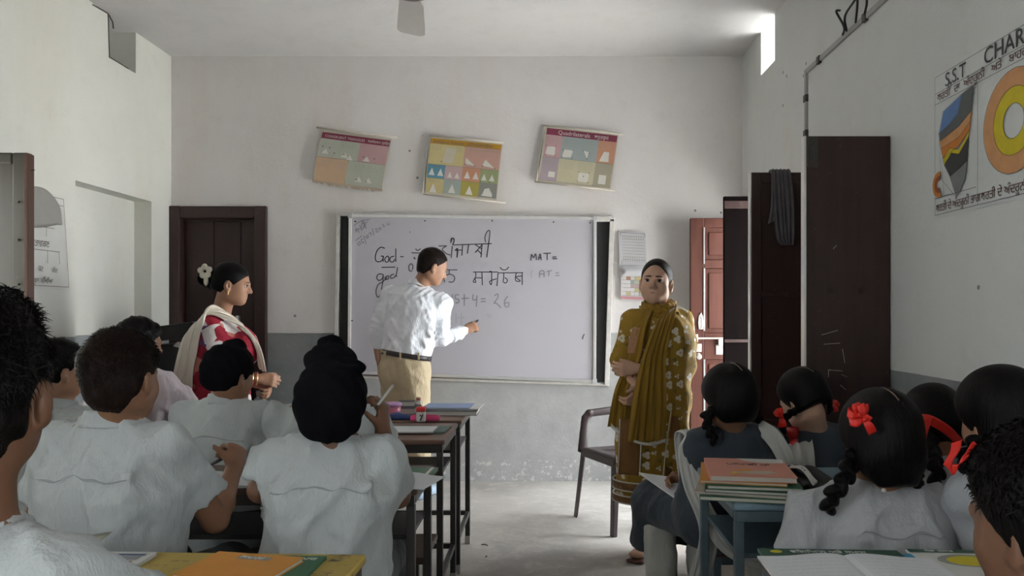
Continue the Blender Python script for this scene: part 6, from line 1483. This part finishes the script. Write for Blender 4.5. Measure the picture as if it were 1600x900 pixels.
# ================================================================ books, papers and small things
M_page = plain('book_page_edges', (.55,.53,.48), .85, .08, 120, .2); M_paper = plain('notebook_paper', (.66,.68,.71), .8, .04, 20, .05)
M_line = plain('faint_handwriting', (.40,.42,.50), .8, .1, 60, 0)
def book(label, c, w, d, t, rz, cover, texts=(), z=None, name='book', cat='book', group=None, pages=True, prints=()):
    """closed book lying flat; c = centre on the surface below"""
    r = tag(empty(name, (c[0], c[1], c[2] if z is None else z), math.radians(rz)), label, cat, group)
    BM().box(-w/2, -d/2, t-.0015, w/2, d/2, t).obj('front_cover', cover, r, bevel=.0005)
    BM().box(-w/2, -d/2, 0.0003, w/2, d/2, .0018).obj('back_cover', cover, r, bevel=.0005)
    BM().box(-w/2, -d/2, .0018, -w/2+.002, d/2, t-.0015).obj('spine', cover, r)
    BM().box(-w/2+.002, -d/2+.003, .0018, w/2-.003, d/2-.003, t-.0015).obj('pages', M_page, r)
    for (body, x, y, s, m, a) in texts: text('lettering', body, s, m, r, (x, y, t+.0012), (0, 0, math.radians(a)), .0003)
    for i_, (nm, pts, m) in enumerate(prints): BM().prism([(p[0], p[1], t+.0001) for p in pts], (0,0,.0002+.00025*i_)).obj(nm, m, r)
    return r
def open_book(label, c, w, d, rz, th=.010, lines=8, m=None, name='notebook', lift=0, group=None, single=False, seed=1):
    r = tag(empty(name, c, math.radians(rz)), label, 'notebook', group); n = 14
    sides = (1,) if single else (-1, 1)
    for sd in sides:
        V = []; 
        for k, z0 in ((0, 1), (1, 0)):
            for j in range(n+1):
                u = j/n; hz = (.0006+th*(.55+.45*math.sin(math.pi*(u**.6)))*(1-.55*u)) if z0 else .0004
                for y in (-d/2, d/2): V.append((sd*u*w/2 if not single else (u-.5)*w, y+(.004*math.sin(7*u) if y > 0 else 0), hz+(lift*u*u if z0 else 0)))
        V = np.array(V); o = 2*(n+1); F = []
        for j in range(n):
            a = 2*j; F += [(a, a+2, a+3, a+1), (o+a+1, o+a+3, o+a+2, o+a), (a, o+a, o+a+2, a+2), (a+3, o+a+3, o+a+1, a+1)]
        F += [(0, 1, o+1, o), (2*n+1, 2*n, o+2*n, o+2*n+1)]
        me = mesh_obj('page_block', V+np.array(r.location), np.array(F), m or M_paper, r, smooth=False)
        b = BM(); rr = random.Random(seed)
        def hz(u): return .0006+th*(.55+.45*math.sin(math.pi*(u**.6)))*(1-.55*u)+lift*u*u
        for i in range(lines):
            y = d/2-.03-(d-.05)*i/max(1, lines-1); u = .12
            while u < .85:
                l = rr.uniform(.04, .12); X = lambda q: sd*q*w/2 if not single else (q-.5)*w
                b.poly([(X(u), y-.0006, hz(u)+.0008), (X(u+l), y-.0006, hz(u+l)+.0008), (X(u+l), y+.0006, hz(u+l)+.0008), (X(u), y+.0006, hz(u)+.0008)]); u += l+.02
        b.obj('handwriting', M_line, r)
    return r
def pm2(n, c, r=.5): return plain('cover_'+n, c, r, .08, 14, .05)
cv = dict(green=pm2('green',(.045,.15,.08)), dgreen=pm2('dark_green',(.03,.09,.06)), orange=pm2('orange',(.62,.26,.03)), pink=pm2('pink',(.58,.25,.19)), blue=pm2('blue',(.19,.27,.46)), black=pm2('black',(.02,.02,.022)), white=pm2('white',(.60,.60,.58)), cyan=pm2('cyan',(.05,.28,.48)), yel=pm2('yellow',(.60,.50,.02)), navy=pm2('navy',(.02,.045,.16)), grey=pm2('grey',(.25,.26,.26)), red=pm2('red',(.55,.03,.03)), hot=pm2('hot_pink',(.75,.07,.22)), tan=pm2('tan',(.48,.42,.33)), rust=pm2('rust',(.35,.13,.09)))
Z0 = .7505
# yellow desk
c = onp(375, 896, Z0); book('orange book with a white name sticker on the yellow desk', c, .20, .15, .010, -12, cv['orange'], z=Z0+.006, prints=[('name_label', [(-.035,.038),(.038,.038),(.038,.058),(-.035,.058)], cv['grey'])], texts=[('Pranjal', -.030, .042, .020, cv['white'], 0)])
c = onp(422, 889, Z0); book('dark green book under the orange book on the yellow desk', c+V3(.0,-.03,0), .19, .20, .006, -2, cv['green'], texts=[('ਪੰਜਾਬੀ ਪਾਠ', .0, .068, .020, cv['white'], 0)])
c = onp(148, 888, Z0); book('white-framed magazine with a red picture at the lower left', c+V3(.0,-.02,0), .17, .21, .008, -2, cv['white'], name='magazine', cat='magazine', prints=[('printed_band', [(-.07,.080),(.07,.080),(.07,.090),(-.07,.090)], cv['navy']), ('printed_picture', [(-.07,.00),(.065,.00),(.065,.045),(-.07,.045)], cv['rust']), ('printed_picture', [(-.07,.05),(.068,.05),(.068,.075),(-.07,.075)], cv['grey'])])
lp = tag(empty('loose_paper', onp(118, 868, Z0)+V3(-.03,-.02,.012)), 'loose pale sheet lying over the magazine, bottom left', 'paper')
strip('sheet', plain('grey_green_paper', (.44,.45,.37), .85, .05, 10), lp, [np.array(lp.location)+V3(-.09,-.03,.012), np.array(lp.location)+V3(0,0,.004), np.array(lp.location)+V3(.075,.02,.012)], [V3(.03,-.10,0), V3(.02,-.10,0), V3(.02,-.10,0)], .0008, nu=4)
# desk 2
book('green textbook at the far corner of the turbaned boy\'s desk', onp(636, 742, Z0)+V3(-.02,0,0), .22, .15, .010, -3, cv['green'], texts=[('ਗਣਿਤ', -.045, .045, .030, cv['white'], 0)], prints=[('white_edge_band', [(.085,-.075),(.095,-.075),(.095,.075),(.085,.075)], cv['white'])])
open_book('open notebook sagging over the desk edge by the turbaned boy', onp(632, 757, Z0)+V3(-.03,0,.010), .26, .17, -14, .012, 7, lift=-.0, seed=4)
open_book('open notebook under the pen of the writing boy', onp(345, 752, Z0)+V3(-.02,0,.0), .34, .20, 3, .012, 8, seed=5)
def pen(label, a, b2, m, r=.0045, name='pen'):
    a, b2 = np.array(a, float), np.array(b2, float); q = tag(empty(name, a), label, 'pen'); d = b2-a
    BM().tube([(0,0,0), d*.84], r, 10).obj('barrel', m, q, smooth=True); BM().tube([d*.84, d], [r*.9, r*.15], 10).obj('tip', M_iron, q, smooth=True); return q
pen('black pen held by the writing boy with brown-tinted hair', W(357,711,2.33), W(308,738,2.40), M_belt, .0055)
pen('white pen sticking up from the hand at the turbaned boy\'s cheek', W(614,602,2.24), W(585,640,2.16), cv['white'], .004)
# desk 3
D3 = Z0
book('dark green book under the blank notebook on the glue desk', onp(655, 672, D3), .26, .19, .006, -3, cv['dgreen'])
book('blank white notebook beside the red-capped glue bottle', onp(645, 672, D3+.007)+V3(0,0,0), .20, .165, .006, 0, M_paper, z=D3+.0065, name='notebook', cat='notebook')
gb = tag(empty('glue_bottle', onp(658, 659, D3)), 'small white bottle with a red cap on the brown desk', 'bottle')
BM().box(-.0215,-.018,.001,.0215,.018,.048).obj('body', cv['white'], gb, bevel=.006); BM().box(-.0225,-.019,.050,.0225,.019,.073).obj('cap', cv['red'], gb, bevel=.005)
BM().prism([(-.005,-.0188,.008),(.004,-.0188,.008),(.014,-.0188,.036),(.008,-.0188,.040)], (0,-.0004,0)).obj('printed_mark', M_ink, gb); BM().box(-.004,-.0190,.028,.003,-.0186,.036).obj('printed_mark', M_ink, gb)
def pouch(name, label, cat, pts, rs, m, zip_m=None):
    c = np.mean(pts, axis=0); q = tag(empty(name, (c[0], c[1], D3)), label, cat); S = Solid(.005, .015)
    for a, b2, r0, r1 in zip(pts[:-1], pts[1:], rs[:-1], rs[1:]): S.tube(a, b2, r0, r1, (1,0,0))
    S.cut((0,0,D3+.001), (0,0,-1)); S.obj('pouch', m, q)
    if zip_m: BM().tube([np.array(p)-np.array(q.location)+V3(0,-rs[i][0]*.2,rs[i][1]*.95 if False else .018) for i, p in enumerate(pts)], .003, 6).obj('zip', zip_m, q)
    return q
pouch('pencil_pouch', 'dark blue pencil pouch left of the glue bottle', 'pencil case', [onp(597,657,D3)+V3(0,.02,.010), onp(620,656,D3)+V3(0,.02,.013), onp(645,657,D3)+V3(0,.02,.008)], [(.018,.014),(.026,.018),(.014,.010)], cv['navy'])
pk = tag(empty('pencil_case', onp(665, 658, D3)+V3(0,.02,0)), 'open hot pink pencil case behind the red-capped glue bottle', 'pencil case')
strip('case_wall', cv['hot'], pk, [np.array(pk.location)+V3(.075*math.cos(t)-.01, .032*math.sin(t), .013) for t in np.linspace(-2.6, 2.6, 16)], [V3(0,0,.011)]*16, .004, n=3, nu=2)
BM().box(-.06,-.02,.001,.04,.02,.006).obj('case_base', cv['rust'], pk)
er = tag(empty('eraser', onp(592, 673, D3), .5), 'white eraser at the near left of the glue desk', 'eraser'); BM().box(-.02,-.010,0,.02,.010,.010).obj('rubber', cv['white'], er, bevel=.003)
for i, (x, y, x2, y2, m, l) in enumerate(((585,652,598,648,cv['tan'],'tan ruler lying left of the blue pouch'),(586,657,600,653,cv['dgreen'],'dark green pencil left of the blue pouch'),(598,671,606,661,cv['rust'],'rust-coloured pencil between the white eraser and the pouch'))):
    pen(l, onp(x,y,D3)+V3(0,0,.005), onp(x2,y2,D3)+V3(.03,0,.005), m, .004, 'pencil')
# desk 4
tb = tag(empty('lunch_box', onp(612, 650, D3)), 'pink plastic tub with a lilac lid on the brown desk', 'tub')
BM().lathe([(.030,.001),(.040,.002),(.047,.05),(.044,.05)], n=32).obj('tub', plain('pink_plastic', (.55,.17,.25), .35), tb, smooth=True); BM().lathe([(.050,.052),(.052,.056),(.050,.066),(.046,.068)], n=32).obj('lid', plain('lilac_plastic', (.45,.25,.48), .35), tb, smooth=True)
book('thick black book with a pale page block behind the pink tub', onp(638, 645, D3), .09, .12, .030, 0, cv['black'])
sb = book('black box standing on the book behind the pink tub', onp(636, 643, D3), .085, .07, .025, 4, cv['black'], z=D3+.031, name='box', cat='box')
jr = tag(empty('jar', onp(654, 643, D3)), 'small clear jar behind the red-capped bottle', 'jar'); n_ = NT('clear_plastic'); n_.p.inputs['Transmission Weight'].default_value = .9; n_.p.inputs['IOR'].default_value = 1.4
M_clear = n_.out((.8,.8,.8), .15); BM().lathe([(.018,.001),(.02,.004),(.02,.05),(.012,.06),(.012,.07),(.010,.07),(.010,.06),(.018,.05),(.018,.006),(.001,.005)], n=20).obj('jar_body', M_clear, jr, smooth=True); BM().lathe([(.013,.060),(.013,.074)], n=16).obj('jar_lid', cv['rust'], jr)
book('black file under the blue folder on the farthest desk', onp(705, 645, D3)+V3(.00,-.02,0), .29, .20, .022, 0, cv['black'])
book('white pad under the blue folder, sticking out at the right', onp(705, 643, D3)+V3(.015,.02,0), .29, .24, .004, -3, cv['white'], z=D3+.0225, name='pad', cat='notepad')
book('blue plastic folder on top of the pile on the farthest desk', onp(702, 643, D3)+V3(-.005,.01,0), .25, .21, .004, -2, cv['blue'], z=D3+.027, name='folder', cat='folder')
op = onp(640, 647, D3); 
# left wall desk: loose sheet
ls = tag(empty('paper_sheet', (W(234,650,3.97)[0], 3.97, Z0)), 'pale sheet hanging down from the dark desk by the left wall', 'paper')
strip('sheet', M_paper, ls, [W(234,645,4.1)*V3(1,1,0)+V3(0,0,Z0+.003), V3(W(234,645,3.97)[0], 3.972, Z0+.002), V3(W(234,645,3.97)[0], 3.962, .66), V3(W(233,645,3.97)[0], 3.96, .60)], [V3(.055,0,0)]*4, .001, nu=2)
# girl 1 pad
pp = tag(empty('writing_pad', W(1030,752,2.95)), 'white writing pad on the lap of the girl in the navy tunic', 'notepad')
def quad_slab(name, P, th, m, par):
    P = [np.array(p, float)-np.array(par.location) for p in P]; n = nrm(np.cross(P[1]-P[0], P[3]-P[0])); BM().prism(P, n*th).obj(name, m, par, bevel=.001)
G = [W(997,737,3.12), W(1062,752,3.10), W(1062,781,2.86), W(1052,779,2.84)]
G = [W(998,738,3.16), W(1070,748,3.14), W(1072,782,2.88), W(1056,778,2.87)]
quad_slab('pages', G, .006, M_paper, pp); quad_slab('backing_board', [g-V3(0,0,.003) for g in G], -.003, cv['tan'], pp)
# blue desk stack
zs = Z0; cst = onp(1165, 765, Z0); 
stack = [('green book at the bottom of the blue desk stack', .27,.30,.012, -12, 'green',(.00,-.012)), ('yellow-edged book second from the bottom of the blue desk stack', .25,.29,.008,-16,'tan',(-.012,.0)), ('grey-green book in the middle of the blue desk stack', .26,.29,.010,-13,'dgreen',(.012,-.012)), ('green workbook under the pink book', .26,.28,.010,-9,'green',(.010,-.010)), ('orange book just below the pink book', .24,.27,.008,-12,'orange',(-.010,.008))]
for l, w, d, t, rz, k, (dx, dy) in stack: book(l, cst+V3(dx,dy,0), w, d, t, rz, cv[k], z=zs); zs += t+.0004
book('pink picture book on top of the stack on the blue desk', cst+V3(.008,.004,0), .24, .27, .016, -8, cv['pink'], z=zs, prints=[('printed_cloud', [(-.02,.135),(.119,.134),(.115,.075),(.06,.068),(.02,.085),(-.005,.10)], cv['white']), ('printed_bird', [(-.03,-.035),(.0,-.03),(.005,-.055),(-.02,-.065),(-.04,-.05)], cv['orange']), ('printed_bush', [(-.045,-.075),(.0,-.06),(.05,-.05),(.075,-.075),(.04,-.10),(-.02,-.095)], cv['tan']), ('printed_star', [(-.06,-.085),(-.045,-.07),(-.035,-.09),(-.05,-.10)], cv['yel'])],
     texts=[('I HO KIT NI', -.055, .030, .030, M_ink, 0), ('I MAI?', -.015, .004, .026, M_ink, 0)] if False else [('ਪਿਆਰੀ ਮਾਂ', -.06, .025, .034, M_ink, 0)])
pcs = tag(empty('pencil_case', onp(1266, 762, Z0)), 'black pencil case with a white lettered band on the blue desk', 'pencil case')
q0 = np.array(pcs.location); a, b2 = onp(1245,752,Z0), onp(1284,775,Z0); S = Solid(.005,.015); S.tube(a+V3(0,.02,.022), b2+V3(-.01,.02,.020), (.040,.026), (.040,.020), (0,1,0)); S.tube(a+V3(.05,.03,.020), b2+V3(.045,.03,.016), (.030,.024),(.03,.018), (0,1,0)); S.cut((0,0,Z0+.001),(0,0,-1)); S.obj('pouch', cv['black'], pcs)
PO = [o for o in pcs.children][0]
strip('white_band', cv['white'], pcs, [a+V3(-.022,.0,.045), (a+b2)/2+V3(-.018,.0,.060), b2+V3(-.02,-.005,.035)], [V3(.012,.018,0)]*3, .002, nu=6, n=10, over=[PO], gap=.002)
bl = nrm((b2-a)*V3(1,1,0)); text('lettering', 'BLA', .026, M_ink, pcs, (a+b2)/2+V3(-.035,.008,.054)-q0, (math.radians(25), 0, math.atan2(bl[1], bl[0])), .0004)
open_book('open notebook beyond the girl with the braids on the blue desk', onp(1462, 785, Z0)+V3(0,.0,0), .30, .20, 4, .010, 6, seed=8)
# bottom right desk
book('green textbook with a yellow crest at the bottom right', onp(1300, 874, Z0)+V3(.0,-.055,0), .30, .20, .008, -3, cv['dgreen'], prints=[('printed_crest', [(-.115+.013*math.cos(t), .078+.010*math.sin(t)) for t in np.linspace(0, 5.9, 14)], cv['yel'])], texts=[('ਵਿਗਿਆਨ ਅਤੇ ਸਮਾਜ', -.085, .070, .022, cv['white'], 0)])
open_book('large open notebook on the bottom right desk', onp(1330, 893, Z0)+V3(.0,-.07,.0095), .36, .24, -2, .012, 10, seed=9)
book('blue book showing as a thin edge beside the large open notebook', onp(1455, 884, Z0)+V3(-.01,-.05,0), .12, .22, .006, 14, cv['cyan'])
book('white book with a yellow oval at the bottom right corner', onp(1498, 876, Z0)+V3(.0,-.06,0), .19, .22, .007, -4, cv['white'], z=Z0+.001, prints=[('printed_band', [(-.095,.085),(.095,.085),(.095,.108),(-.095,.108)], cv['dgreen']), ('printed_ring', [(.005+.062*math.cos(t), .035+.040*math.sin(t)) for t in np.linspace(0, 6.1, 24)], cv['grey']), ('printed_oval', [(.010+.050*math.cos(t), .032+.032*math.sin(t)) for t in np.linspace(0, 6.1, 24)], cv['yel'])], texts=[('ਮੇਰਾ ਪੰਜਾਬ', -.06, .090, .016, cv['white'], 0)])
# red bottle behind the girls
rb = tag(empty('water_bottle', (W(1240,680,2.92)[0], 2.93, .4205)), 'red water bottle standing on the bench between the two girls in navy', 'bottle')
n_ = NT('red_translucent_plastic'); n_.p.inputs['Transmission Weight'].default_value = .3; M_red = n_.out((.6,.02,.02), .25)
BM().lathe([(.030,0),(.034,.006),(.034,.33),(.026,.365),(.018,.38)], n=28).obj('bottle_body', M_red, rb, smooth=True); BM().lathe([(.022,.38),(.022,.415),(.018,.42)], n=20).obj('cap', M_red, rb, smooth=True)

# bits of straw on the floor
for i, (px, py, l, a, lab) in enumerate(((712,836,.05,-20,'curved bit of straw on the floor beside the farthest desk leg'),(757,852,.04,-25,'short bit of straw on the open floor in mid aisle'),(760,870,.02,70,'tiniest crumb of straw on the floor at the bottom of the aisle'))):
    c0 = onp(px, py, .002); s_ = tag(empty('straw_bit', c0, math.radians(a)), lab, 'straw')
    BM().tube([(-l/2,0,.002),(0,.004,.004),(l/2,0,.002)], .0028, 6).obj('stalk', plain('brown_straw', (.16,.11,.08), .8), s_)
